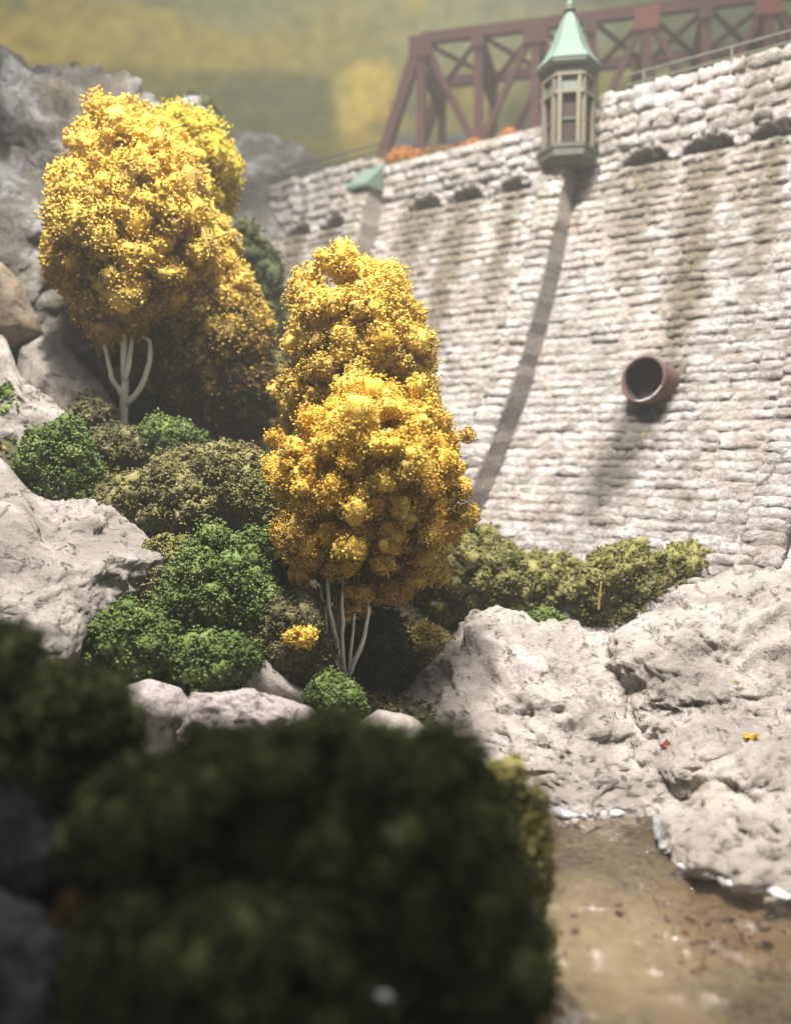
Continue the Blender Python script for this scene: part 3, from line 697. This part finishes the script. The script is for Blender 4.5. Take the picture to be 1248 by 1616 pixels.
# --- trees
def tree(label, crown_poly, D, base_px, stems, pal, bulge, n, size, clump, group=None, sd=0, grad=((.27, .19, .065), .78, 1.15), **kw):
    b = at(*base_px, D); t = empty('yellow_tree', b, label, 'tree', group)
    rs = random.Random(sd)
    for k, (w0, pts) in enumerate(stems):
        P = [at(x_, y_, D-.18-dd_) for x_, y_, dd_ in pts]
        Q_ = []                                          # smooth through the points
        for i in range(len(P)-1):
            p0, p1, p2, p3 = P[max(i-1, 0)], P[i], P[i+1], P[min(i+2, len(P)-1)]
            for f in (0, .33, .66): Q_.append(0.5*((2*p1)+(p2-p0)*f+(2*p0-5*p1+4*p2-p3)*f*f+(3*p1-p0-3*p2+p3)*f**3)+Vector((rs.gauss(0, .004), 0, 0)))
        Q_.append(P[-1]); nq = len(Q_)
        rads = [w0/2/F*D*(1.0-.62*i/(nq-1)) for i in range(nq)]
        MB().tube(Q_, rads, 8).build('trunk' if k == 0 else 'branch', M_birch, t, True)
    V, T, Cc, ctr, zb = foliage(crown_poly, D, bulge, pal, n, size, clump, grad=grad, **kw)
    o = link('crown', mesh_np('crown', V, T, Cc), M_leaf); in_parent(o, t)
    ctrl.append((b.x, b.y, b.z-.02)); return t
# back left pair and its companions
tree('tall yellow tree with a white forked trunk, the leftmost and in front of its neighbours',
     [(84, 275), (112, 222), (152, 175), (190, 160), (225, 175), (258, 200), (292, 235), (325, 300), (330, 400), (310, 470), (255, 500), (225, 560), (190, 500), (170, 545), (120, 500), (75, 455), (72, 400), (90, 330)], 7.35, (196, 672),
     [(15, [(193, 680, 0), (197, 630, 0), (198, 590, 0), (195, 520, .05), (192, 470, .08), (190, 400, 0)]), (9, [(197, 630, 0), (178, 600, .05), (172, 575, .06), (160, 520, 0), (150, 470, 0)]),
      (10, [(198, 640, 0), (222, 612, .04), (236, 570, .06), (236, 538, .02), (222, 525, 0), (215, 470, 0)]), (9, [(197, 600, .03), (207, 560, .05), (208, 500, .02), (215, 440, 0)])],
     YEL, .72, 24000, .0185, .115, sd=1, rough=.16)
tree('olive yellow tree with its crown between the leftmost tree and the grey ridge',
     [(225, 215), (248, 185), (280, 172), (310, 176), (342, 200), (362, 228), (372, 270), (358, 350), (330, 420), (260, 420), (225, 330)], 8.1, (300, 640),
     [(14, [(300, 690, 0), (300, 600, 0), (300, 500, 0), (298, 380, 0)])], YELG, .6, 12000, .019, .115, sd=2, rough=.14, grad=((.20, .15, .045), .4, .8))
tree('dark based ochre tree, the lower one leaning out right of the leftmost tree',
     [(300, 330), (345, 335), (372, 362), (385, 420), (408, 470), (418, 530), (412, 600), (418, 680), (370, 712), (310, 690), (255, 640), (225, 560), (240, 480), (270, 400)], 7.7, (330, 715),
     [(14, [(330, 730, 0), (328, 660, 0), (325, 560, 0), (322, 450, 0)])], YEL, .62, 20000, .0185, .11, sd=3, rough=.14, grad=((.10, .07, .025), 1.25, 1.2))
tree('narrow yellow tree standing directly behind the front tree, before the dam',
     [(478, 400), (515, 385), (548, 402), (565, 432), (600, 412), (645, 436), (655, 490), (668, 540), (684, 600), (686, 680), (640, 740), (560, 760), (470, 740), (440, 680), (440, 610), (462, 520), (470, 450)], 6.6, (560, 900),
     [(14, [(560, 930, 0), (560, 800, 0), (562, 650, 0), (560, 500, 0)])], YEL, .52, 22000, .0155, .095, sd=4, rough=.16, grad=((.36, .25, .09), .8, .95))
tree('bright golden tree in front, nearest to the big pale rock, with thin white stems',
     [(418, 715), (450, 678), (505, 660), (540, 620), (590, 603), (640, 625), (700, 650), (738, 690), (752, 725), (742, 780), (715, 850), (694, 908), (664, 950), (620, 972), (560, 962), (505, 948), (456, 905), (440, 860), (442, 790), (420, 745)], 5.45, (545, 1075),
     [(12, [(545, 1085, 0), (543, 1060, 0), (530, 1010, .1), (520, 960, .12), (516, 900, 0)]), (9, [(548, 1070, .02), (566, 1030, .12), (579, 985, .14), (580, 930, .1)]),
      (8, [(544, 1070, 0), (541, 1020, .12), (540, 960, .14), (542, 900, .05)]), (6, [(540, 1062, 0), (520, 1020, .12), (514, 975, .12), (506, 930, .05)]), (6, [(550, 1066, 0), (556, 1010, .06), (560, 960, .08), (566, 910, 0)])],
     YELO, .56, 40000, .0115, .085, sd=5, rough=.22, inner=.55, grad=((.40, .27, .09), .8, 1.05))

# --- bushes, back to front
G1 = 'green and olive foam bushes on the left bank'
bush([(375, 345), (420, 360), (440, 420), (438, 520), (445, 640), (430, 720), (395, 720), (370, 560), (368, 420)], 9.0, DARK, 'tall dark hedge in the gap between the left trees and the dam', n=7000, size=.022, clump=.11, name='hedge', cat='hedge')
bush(ell(425, 625, 34, 60), 7.9, MOSS, 'green bush low in the gap right of the ochre tree', n=3000)
bush(ell(305, 178, 40, 20), 10.2, DARK, 'dark tuft on the skyline behind the olive yellow tree', n=1500, size=.02, ground=False)
bush(ell(116, 112, 12, 8), 9.9, DARK, 'tiny dark tuft on top of the blue grey cliff', n=350, size=.018, clump=.04, ground=False)
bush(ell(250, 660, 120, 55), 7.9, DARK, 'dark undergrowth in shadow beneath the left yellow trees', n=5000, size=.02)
bush(ell(14, 650, 30, 34), 6.9, GREEN, 'small green bush at the left edge on broken rock', n=2600, group=G1)
bush(ell(150, 662, 36, 34), 7.0, DULL, 'small olive bush just left of the white forked trunk', n=2600, group=G1)
bush(ell(198, 715, 58, 42), 6.85, DULL, 'dull olive bush below the white forked trunk', n=4200, group=G1)
bush(ell(266, 702, 52, 34), 6.8, GREEN, 'mid green bush right below the white forked trunk', n=3600, group=G1)
bush(ell(96, 742, 60, 70), 6.4, GREEN, 'bright green round bush left, overhanging the sloping rock', n=7000, group=G1)
bush(ell(365, 772, 72, 62), 6.4, OLIVE, 'olive bush, larger of two, left of the front yellow tree', n=7500, group=G1)
bush(ell(250, 795, 98, 50), 6.3, OLIVE, 'wide olive bush above the sloping rock', n=7500, group=G1)
bush(ell(190, 800, 40, 28), 6.2, DULL, 'low olive tuft at the top edge of the sloping rock', n=2000, group=G1)
bush([(155, 880), (185, 930), (195, 965), (150, 975), (122, 950), (128, 915)], 5.5, OLIVE, 'small pointed olive bush left of the big green bush', n=2800, size=.015, clump=.06, group=G1)
bush(ell(425, 890, 52, 62), 5.75, GREEN, 'green bush directly left of the front yellow crown', n=5000, group=G1)
bush(ell(235, 925, 55, 42), 5.5, OLIVE, 'yellowish olive bush on the upper left of the big green bush', n=4000, size=.015, group=G1)
bush(ell(335, 960, 85, 100), 5.35, GREEN, 'big bright green bush in the middle of the left bank', n=13000, size=.015, clump=.08, group=G1)
bush(ell(190, 1025, 105, 55), 5.05, GREEN, 'low spreading green bush, left foot of the big green bush', n=8500, size=.015, group=G1)
bush(ell(330, 1050, 75, 42), 5.0, GREEN, 'green bush above the long mauve boulder', n=6000, size=.015, group=G1)
bush(ell(462, 1020, 56, 82), 5.15, DULL, 'dark olive bush left of the thin white stems', n=8000, size=.013, clump=.065, group=G1)
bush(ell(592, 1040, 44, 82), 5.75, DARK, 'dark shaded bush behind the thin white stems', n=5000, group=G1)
bush(ell(528, 1105, 46, 34), 4.85, GREEN, 'small fresh green bush at the foot of the thin white stems', n=4500, size=.012, clump=.055, group=G1)
bush(ell(477, 1005, 20, 11), 4.9, YEL, 'small clump of fallen yellow leaves on the dark olive bush', n=500, size=.012, clump=.04, ground=False, name='leaf_clump', cat='leaves')
bush(ell(300, 745, 60, 34), 6.6, OLIVE, 'olive bush wedged between the mid green bush and the larger olive bush', n=3500, group=G1)
bush(ell(420, 800, 40, 60), 6.1, MOSS, 'olive green bush touching the left edge of the front yellow crown', n=3800, group=G1)
bush(ell(275, 890, 60, 36), 5.6, MOSS, 'flat olive bush on top of the big green bush', n=3500, size=.015, group=G1)
bush(ell(400, 980, 50, 60), 5.25, GREEN, 'green bush between the big green one and the dark olive one', n=4200, size=.015, group=G1)
bush(ell(122, 1000, 38, 34), 5.15, GREEN, 'leftmost tip of the low green bushes against the sloping rock', n=2600, size=.015, group=G1)
G2 = 'olive bushes along the foot of the dam'
bush([(640, 890), (690, 836), (730, 828), (775, 850), (840, 890), (870, 950), (820, 1010), (700, 1020), (640, 990)], 7.2, MOSS, 'wide olive bush at the dam foot right of the front yellow tree', n=9500, size=.018, clump=.085, group=G2)
bush(ell(868, 945, 88, 58), 7.1, MOSS, 'low olive bush, middle one at the dam foot', n=6000, size=.018, group=G2)
bush([(900, 925), (940, 876), (990, 860), (1040, 872), (1075, 920), (1050, 990), (970, 1025), (900, 990)], 6.8, MOSS, 'rounded olive bush at the dam foot behind the yellow blade', n=7000, size=.017, clump=.085, group=G2)
bush([(1030, 930), (1050, 876), (1080, 858), (1110, 874), (1155, 888), (1165, 925), (1100, 970), (1040, 980)], 6.75, MOSS, 'small yellowish green bush tip above the right rock slab', n=4000, size=.016, group=G2)
bush(ell(858, 982, 40, 14), 6.3, GREEN, 'low bright green patch just above the pale rock top', n=1500, size=.015, clump=.05, group=G2)
bush(ell(670, 1035, 66, 42), 6.2, [(.26, .20, .06, 3), (.19, .17, .05, 2), (.33, .25, .09, 1)], 'dry yellowish grass patch between the front tree and pale rock', bulge=.3, n=7000, size=.013, clump=.06, name='grass_patch', cat='grass')
MB().bar(at(944, 962, 6.35), at(948, 918, 6.35), .028, .012).build('dry_stalk', M_stake, bevel=.003)
tag(bpy.data.objects['dry_stalk'], 'single upright yellow blade in front of the dam foot bushes', 'dry stalk')
for nm, (x0, y0, x1, y1, x2, y2) in (('twig', (690, 1005, 655, 978, 635, 985)), ('twig', (720, 1010, 690, 985, 672, 1000))):
    MB().tube([at(x0, y0, 5.6), at(x1, y1, 5.6), at(x2, y2, 5.6)], .006, 5).build(nm, M_stake)
    tag(bpy.data.objects[nm] if x0 == 690 else bpy.data.objects['twig.001'], 'thin straw coloured twig lying beside the pale rock, ' + ('left' if x0 == 690 else 'right') + ' one of two', 'twig')
# orange autumn bushes at the left foot of the bridge
G3 = 'orange bushes under the truss bridge'
ORG = [(.36, .13, .03, 3), (.26, .11, .03, 2), (.13, .09, .03, 3)]
for k, (x_, y_, rx, ry, lb) in enumerate(((636, 262, 34, 26, 'orange bush under the left end post of the bridge'), (672, 256, 28, 22, 'orange bush just right of the bridge end post'), (706, 250, 28, 16, 'low orange bush under the second bridge panel'),
                                 (748, 238, 28, 14, 'orange bush midway between bridge end and turret'), (802, 224, 30, 13, 'orange bush nearest the turret'))):
    bush(ell(x_, y_+2, rx*.9, ry+1), 11.9+.05*k, ORG, lb, n=1500, size=.028, clump=.08, ground=False, group=G3, inner=.5)

# --- near bushes in the shade, in front of everything
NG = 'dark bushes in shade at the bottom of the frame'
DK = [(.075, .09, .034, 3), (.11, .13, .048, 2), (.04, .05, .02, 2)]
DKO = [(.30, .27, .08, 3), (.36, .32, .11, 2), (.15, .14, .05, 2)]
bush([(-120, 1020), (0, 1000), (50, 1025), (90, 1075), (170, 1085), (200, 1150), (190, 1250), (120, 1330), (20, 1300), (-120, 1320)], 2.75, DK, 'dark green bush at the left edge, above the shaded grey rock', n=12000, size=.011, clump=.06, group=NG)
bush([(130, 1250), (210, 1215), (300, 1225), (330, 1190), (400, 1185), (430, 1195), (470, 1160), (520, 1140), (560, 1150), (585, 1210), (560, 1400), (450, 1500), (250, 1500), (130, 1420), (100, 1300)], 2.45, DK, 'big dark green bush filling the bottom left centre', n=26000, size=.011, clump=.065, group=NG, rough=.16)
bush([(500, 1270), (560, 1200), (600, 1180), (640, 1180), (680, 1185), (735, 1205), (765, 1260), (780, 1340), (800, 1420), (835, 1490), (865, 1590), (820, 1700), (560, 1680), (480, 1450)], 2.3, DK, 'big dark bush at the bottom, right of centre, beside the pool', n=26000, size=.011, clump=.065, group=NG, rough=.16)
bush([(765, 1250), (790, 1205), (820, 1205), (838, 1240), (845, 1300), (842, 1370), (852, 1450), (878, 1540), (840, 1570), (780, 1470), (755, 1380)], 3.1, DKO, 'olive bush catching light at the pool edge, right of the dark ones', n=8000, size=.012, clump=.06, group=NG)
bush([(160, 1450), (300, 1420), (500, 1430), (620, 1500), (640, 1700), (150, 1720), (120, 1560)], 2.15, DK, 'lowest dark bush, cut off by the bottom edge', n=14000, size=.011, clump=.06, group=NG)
bush([(100, 1430), (150, 1420), (190, 1470), (200, 1560), (180, 1650), (130, 1600), (120, 1500)], 2.3, [(.13, .08, .025, 3), (.09, .06, .02, 2)], 'shaded orange brown tuft at the lower left', n=1800, size=.010, clump=.05, group=NG)
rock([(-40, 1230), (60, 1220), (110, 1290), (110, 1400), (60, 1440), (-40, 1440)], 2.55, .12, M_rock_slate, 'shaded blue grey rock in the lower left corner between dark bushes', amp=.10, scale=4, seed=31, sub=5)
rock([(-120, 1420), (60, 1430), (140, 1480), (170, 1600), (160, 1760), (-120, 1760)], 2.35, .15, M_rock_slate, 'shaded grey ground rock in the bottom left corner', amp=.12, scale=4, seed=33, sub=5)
rock([(592, 1570), (600, 1565), (611, 1565), (619, 1572), (614, 1580), (602, 1580)], 1.92, .008, M_white, 'tiny white pebble on the dark bush at the bottom edge', amp=.003, scale=8, seed=35, sub=3, name='pebble', cat='pebble')

# ------------------------------------------------------------------ ground, pool
WL = -2.1
ctrl += [(-6, 12, 2.4), (-4, 9, 1.6), (-3.5, 7.4, .6), (-3.4, 5.5, -.4), (-2.6, 4.4, -1.3), (-1.6, 3.2, -2.0), (-.3, 3.5, -2.1), (-1.4, 4.4, -1.95), (-.9, 4.2, -2.0), (-.5, 4.2, -2.0), (0.3, 3.3, -2.4), (1.5, 3.5, -2.22), (3, 4, -2.16), (1.0, 4.5, -2.14), (1.4, 4.6, -2.13), (1.9, 4.4, -2.14), (2.3, 4.1, -2.14), (1.7, 4.0, -2.16), (2.2, 2.2, -2.3), (.8, 2.2, -2.3), (1.0, 4.3, -2.17), (0.6, 4.4, -2.16), (.45, 2.7, -2.35), (.5, 2.0, -2.4),
         (2.5, 4.8, -2.12), (-.2, 2.2, -2.0), (-1.5, 2.2, -1.75), (-3, 3, -1.4), (0.4, 1.3, -2.4), (-1, 1.2, -2.0), (2.5, 1.2, -2.4), (-2.0, 12, 2.0), (0.6, 8.5, -1.15), (2, 7.4, -1.2), (3.5, 6.2, -1.1), (5, 5.5, -1.0), (6, 8, -1), (6, 3, -2.4), (0, 12, -1), (4, 11, -1), (-5, 15, 3.4),
         (1.2, 6.3, -1.55), (2.4, 6.3, -1.3), (-.3, 6.6, -1.45), (0, 16, 3.2), (-2.4, 14.5, 3.6), (6, 15, 1), (-8, 8, 2), (-8, 3, -1), (8, 3, -2), (9, 10, -1), (-8, 16, 3)]
CP = np.array(ctrl); print('ground control points', len(CP))
gx = np.linspace(-9, 9, 240); gy = np.linspace(.6, 17.5, 240)
GX, GY = np.meshgrid(gx, gy); P2 = np.stack([GX.ravel(), GY.ravel()], 1)
d2 = ((P2[:, None, :]-CP[None, :, :2])**2).sum(2)+.05; wt = d2**-1.9; GZ = (wt*CP[None, :, 2]).sum(1)/wt.sum(1)
NZ_ = np.array([noise.fractal(Vector((x_*1.8, y_*1.8, 0)), .9, 2, 5) for x_, y_ in P2])*.07
GZ += NZ_*np.clip((GZ+2.2)*4+.35, .25, 1)
q = (np.arange(239)[:, None]*240+np.arange(239)[None]).ravel()
gm, nt, b = mat('earth_and_turf', .95)
c = ramp(nt, noise_tex(nt, 2.2, 7, .7), [(.35, (.07, .055, .035)), (.5, (.13, .10, .06)), (.62, (.10, .105, .04)), (.75, (.24, .20, .12))])
c = mix(nt, ramp(nt, noise_tex(nt, 14, 5, .7), [(.4, .6), (.6, 0.0)]), c, (.05, .045, .02))
zz = math_(nt, 'MULTIPLY', math_(nt, 'SUBTRACT', WL+.04, dotv(nt, (0, 0, 1), 0)), 9.0, clamp=True)
bed = ramp(nt, noise_tex(nt, 1.5, 7, .68, dist=.5), [(.34, (.10, .085, .06)), (.50, (.22, .185, .13)), (.60, (.33, .275, .19)), (.70, (.52, .46, .35))])
bed = mix(nt, ramp(nt, noise_tex(nt, 17, 5, .75), [(.38, .85), (.52, 0.0)]), bed, (.07, .052, .035))
bed = mix(nt, ramp(nt, noise_tex(nt, 24, 3, .6), [(.62, 0.0), (.68, .9)]), bed, (.45, .36, .22))
for (px_, py_, r_, cl) in ((960, 1560, .55, (.66, .60, .46)), (1010, 1610, .5, (.62, .56, .42)), (905, 1475, .3, (.6, .54, .42)), (1220, 1520, .5, (.40, .29, .17))):
    q_ = at(px_, py_, 1.0); q_ = q_*(-2.4/q_.z)           # a sandy patch on the bed
    dn = N(nt, 'ShaderNodeVectorMath', operation='DISTANCE'); nt.links.new(pos(nt), dn.inputs[0]); dn.inputs[1].default_value = q_
    dd_ = math_(nt, 'ADD', math_(nt, 'MULTIPLY', dn.outputs['Value'], 1/r_), math_(nt, 'MULTIPLY', noise_tex(nt, 4, 5, .7), 1.6))
    bed = mix(nt, ramp(nt, math_(nt, 'MULTIPLY', dd_, .5), [(.55, .65), (.95, 0.0)]), bed, cl)
c = mix(nt, zz, c, bed); setc(nt, b, c); bump(nt, b, noise_tex(nt, 12, 8, .75), .06, .9)
o = link('ground', mesh_np('ground', np.stack([P2[:, 0], P2[:, 1], GZ], 1), np.stack([q, q+1, q+241, q+240], 1)), gm, smooth=True); o['kind'] = 'structure'
def gz(x_, y_):
    i = np.clip(np.searchsorted(gx, x_), 1, 239); j = np.clip(np.searchsorted(gy, y_), 1, 239); return GZ.reshape(240, 240)[j, i]
# water: a clear, faintly brown resin sheet over the bed
wm = bpy.data.materials.new('clear_resin_water'); wm.use_nodes = True; nt = wm.node_tree; nt.nodes.clear()
out = N(nt, 'ShaderNodeOutputMaterial'); tr = N(nt, 'ShaderNodeBsdfTransparent'); tr.inputs[0].default_value = (.76, .70, .61, 1)
gl = N(nt, 'ShaderNodeBsdfGlossy'); gl.inputs['Roughness'].default_value = .10; gl.inputs[0].default_value = (1, 1, 1, 1)
fr = N(nt, 'ShaderNodeFresnel'); fr.inputs[0].default_value = 1.45
bp = N(nt, 'ShaderNodeBump'); bp.inputs['Distance'].default_value = .055; bp.inputs['Strength'].default_value = 1.0
nt.links.new(noise_tex(nt, 5.5, 5, .6, dist=.8), bp.inputs['Height']); nt.links.new(bp.outputs[0], gl.inputs['Normal']); nt.links.new(bp.outputs[0], fr.inputs['Normal'])
mx = N(nt, 'ShaderNodeMixShader'); nt.links.new(fr.outputs[0], mx.inputs[0]); nt.links.new(tr.outputs[0], mx.inputs[1]); nt.links.new(gl.outputs[0], mx.inputs[2]); nt.links.new(mx.outputs[0], out.inputs[0])
V = []; nxw, nyw = 120, 90
for j in range(nyw):
    for i in range(nxw):
        X = -.8+9.0*i/(nxw-1); Y = .9+5.6*j/(nyw-1); V.append((X, Y, WL+.012*noise.fractal(Vector((X*2.5, Y*2.5, 0)), .9, 2, 3)))
q = (np.arange(nyw-1)[:, None]*nxw+np.arange(nxw-1)[None]).ravel()
o = link('water', mesh_np('water', V, np.stack([q, q+1, q+nxw+1, q+nxw], 1)), wm, smooth=True); o['kind'] = 'structure'
# pool bed gravel
n = 2600; X = rng.uniform(.1, 3.2, n); Y = rng.uniform(1.9, 5.0, n); Z = gz(X, Y); k_ = Z < WL-.1
Pg = np.stack([X, Y, Z+.004], 1)[k_]; col = shades(len(Pg), [(.30, .24, .17, 5), (.38, .30, .20, 3), (.55, .48, .36, 1), (.20, .155, .11, 3), (.42, .16, .09, .4)])
V, T, Cc = crumbs(Pg, .012, col, ''); o = link('gravel', mesh_np('gravel', V, T, Cc), M_leaf); tag(o, 'brown and cream gravel scattered over the pool bed', 'gravel', kind='stuff')
SP = 'small pale pebbles in the shallow pool'
for k, (x_, y_, sz, lb) in enumerate(((1208, 1402, 9, 'cream pebble in the pool nearest the right edge'), (1143, 1372, 8, 'whitish pebble just below the cream boulder'), (975, 1428, 7, 'pale pebble in the middle of the pool'),
                               (905, 1445, 7, 'whitish pebble near the olive bush at the pool edge'), (1215, 1425, 14, 'ochre flat pebble below the cream one at the right edge'), (1205, 1465, 12, 'cream pebble lowest at the right edge of the pool'))):
    q_ = at(x_, y_, 1.0); q_ = q_*((WL-.03)/q_.z); D_ = q_.y
    rock([(x_-sz, y_), (x_-sz*.6, y_-sz*.6), (x_+sz*.5, y_-sz*.7), (x_+sz, y_-sz*.1), (x_+sz*.6, y_+sz*.5), (x_-sz*.5, y_+sz*.5)], D_, sz/F*D_, M_rock_tan, lb, amp=.004, scale=9, seed=60+k, sub=3, name='pebble', cat='pebble', group=SP)
# turf and leaf litter over the banks
n = 42000; X = rng.uniform(-3.6, 4.4, n); Y = rng.uniform(3.2, 9.0, n); Z = gz(X, Y); k_ = Z > WL+.05
Pg = np.stack([X, Y, Z+rng.uniform(-.005, .025, n)], 1)[k_]; col = shades(len(Pg), [(.10, .10, .04, 4), (.15, .14, .05, 3), (.20, .15, .07, 2), (.07, .10, .03, 3), (.45, .30, .06, .5)])
V, T, Cc = crumbs(Pg, .017, col, ''); o = link('turf', mesh_np('turf', V, T, Cc), M_leaf); tag(o, 'fine olive turf and leaf litter over the banks', 'turf', kind='stuff')

# resin foam along the waterline
fm, nt, b = mat('milky_resin', .12)
c = ramp(nt, noise_tex(nt, 5, 6, .7), [(.38, (.16, .155, .15)), (.52, (.33, .33, .335)), (.66, (.74, .75, .77))]); setc(nt, b, c)
b.inputs['Coat Weight'].default_value = .6; bump(nt, b, noise_tex(nt, 9, 4), .03, .7)
from mathutils.bvhtree import BVHTree
trees_ = []
for o_ in bpy.data.objects:
    if o_.name.startswith('rock') and o_.type == 'MESH' and o_.location.y < 6.5 and len(o_.data.vertices) > 8000:
        trees_.append(BVHTree.FromPolygons([o_.location+v.co for v in o_.data.vertices], [p.vertices[:] for p in o_.data.polygons]))
def shore(px_):                                          # where the nearest rock face meets the pool under this column
    for y_ in range(1420, 1180, -3):
        d = at(px_, y_, 1.0); pw = d*(WL/d.z); L = pw.length
        for t_ in trees_:
            h_ = t_.ray_cast(Vector((0, 0, 0)), d.normalized(), L)
            if h_[0] is not None: return pw
    return None
def foam(x0, x1, r0, label, seed):
    P = []; R = []
    for i, x_ in enumerate(np.linspace(x0, x1, 26)):
        p = shore(float(x_))
        if p is None: continue
        if P and (p-P[-1]).length > .35: continue
        P.append(p+Vector((0, .02, .006))); R.append(r0*max(.35, .75+.8*noise.noise(Vector((i*.3, seed*3.3, 0))))*min(1, .25+i*.25, .25+(25-i)*.25))
    if len(P) < 3: return
    mb = MB(); mb.tube(P, R, 12)
    for v in mb.bm.verts: v.co += Vector((noise.noise(v.co*9), noise.noise(v.co*9+Vector((4, 4, 4))), noise.noise(v.co*9+Vector((9, 1, 0)))))*.022
    for v in mb.bm.verts: v.co.z = WL+.004+(v.co.z-WL-.004)*.55
    o = mb.build('resin_edge', fm, None, True); tag(o, label, 'resin', 'milky resin edges of the pool')
foam(800, 990, .048, 'milky white resin edge under the big pale rock', 1)
foam(1000, 1062, .032, 'small grey glossy resin trickle between the pale rock and cream boulder', 2)
foam(1066, 1262, .046, 'bright white resin edge around the cream boulder', 3)
# dried flower and leaf bits on the rocks
LB = 'bits of dried leaf scattered on the right rocks'
for k, (x_, y_, D, rx, ry, pal, lb) in enumerate(((1052, 1178, 4.75, 9, 7, [(.35, .10, .04, 1)], 'tiny rust red leaf scrap in the cleft of the pale rock'), (1076, 1205, 4.6, 12, 16, YELG, 'yellow green leaf scrap low in the cleft of the pale rock'),
        (1165, 1078, 5.0, 8, 6, YEL, 'yellow leaf speck on the right rock slab'), (1185, 1165, 4.5, 9, 7, YEL, 'yellow leaf speck at the top of the cream boulder'), (1082, 1042, 5.2, 9, 4, ORG, 'orange leaf speck on the right rock slab'))):
    bush(ell(x_, y_, rx, ry), D, pal, lb, bulge=.02, n=60, size=.009, clump=.015, nclump=8, ground=False, name='leaf_scrap', cat='leaf', group=LB)

# ------------------------------------------------------------------ added volume imitating the milky veil of a lens
hm = bpy.data.materials.new('haze'); hm.use_nodes = True; nt = hm.node_tree; nt.nodes.clear()
out = N(nt, 'ShaderNodeOutputMaterial'); pv = N(nt, 'ShaderNodeVolumePrincipled'); pv.inputs['Color'].default_value = (.93, .92, .88, 1)
pv.inputs['Density'].default_value = 0.0075; nt.links.new(pv.outputs[0], out.inputs['Volume'])
o = MB().box((0, 8.9, 3.1), (17.5, 11.2, 6.7)).build('haze', hm); o['kind'] = 'stuff'; o['label'] = 'thin pale haze volume added to imitate a milky lens veil'; o['category'] = 'haze'
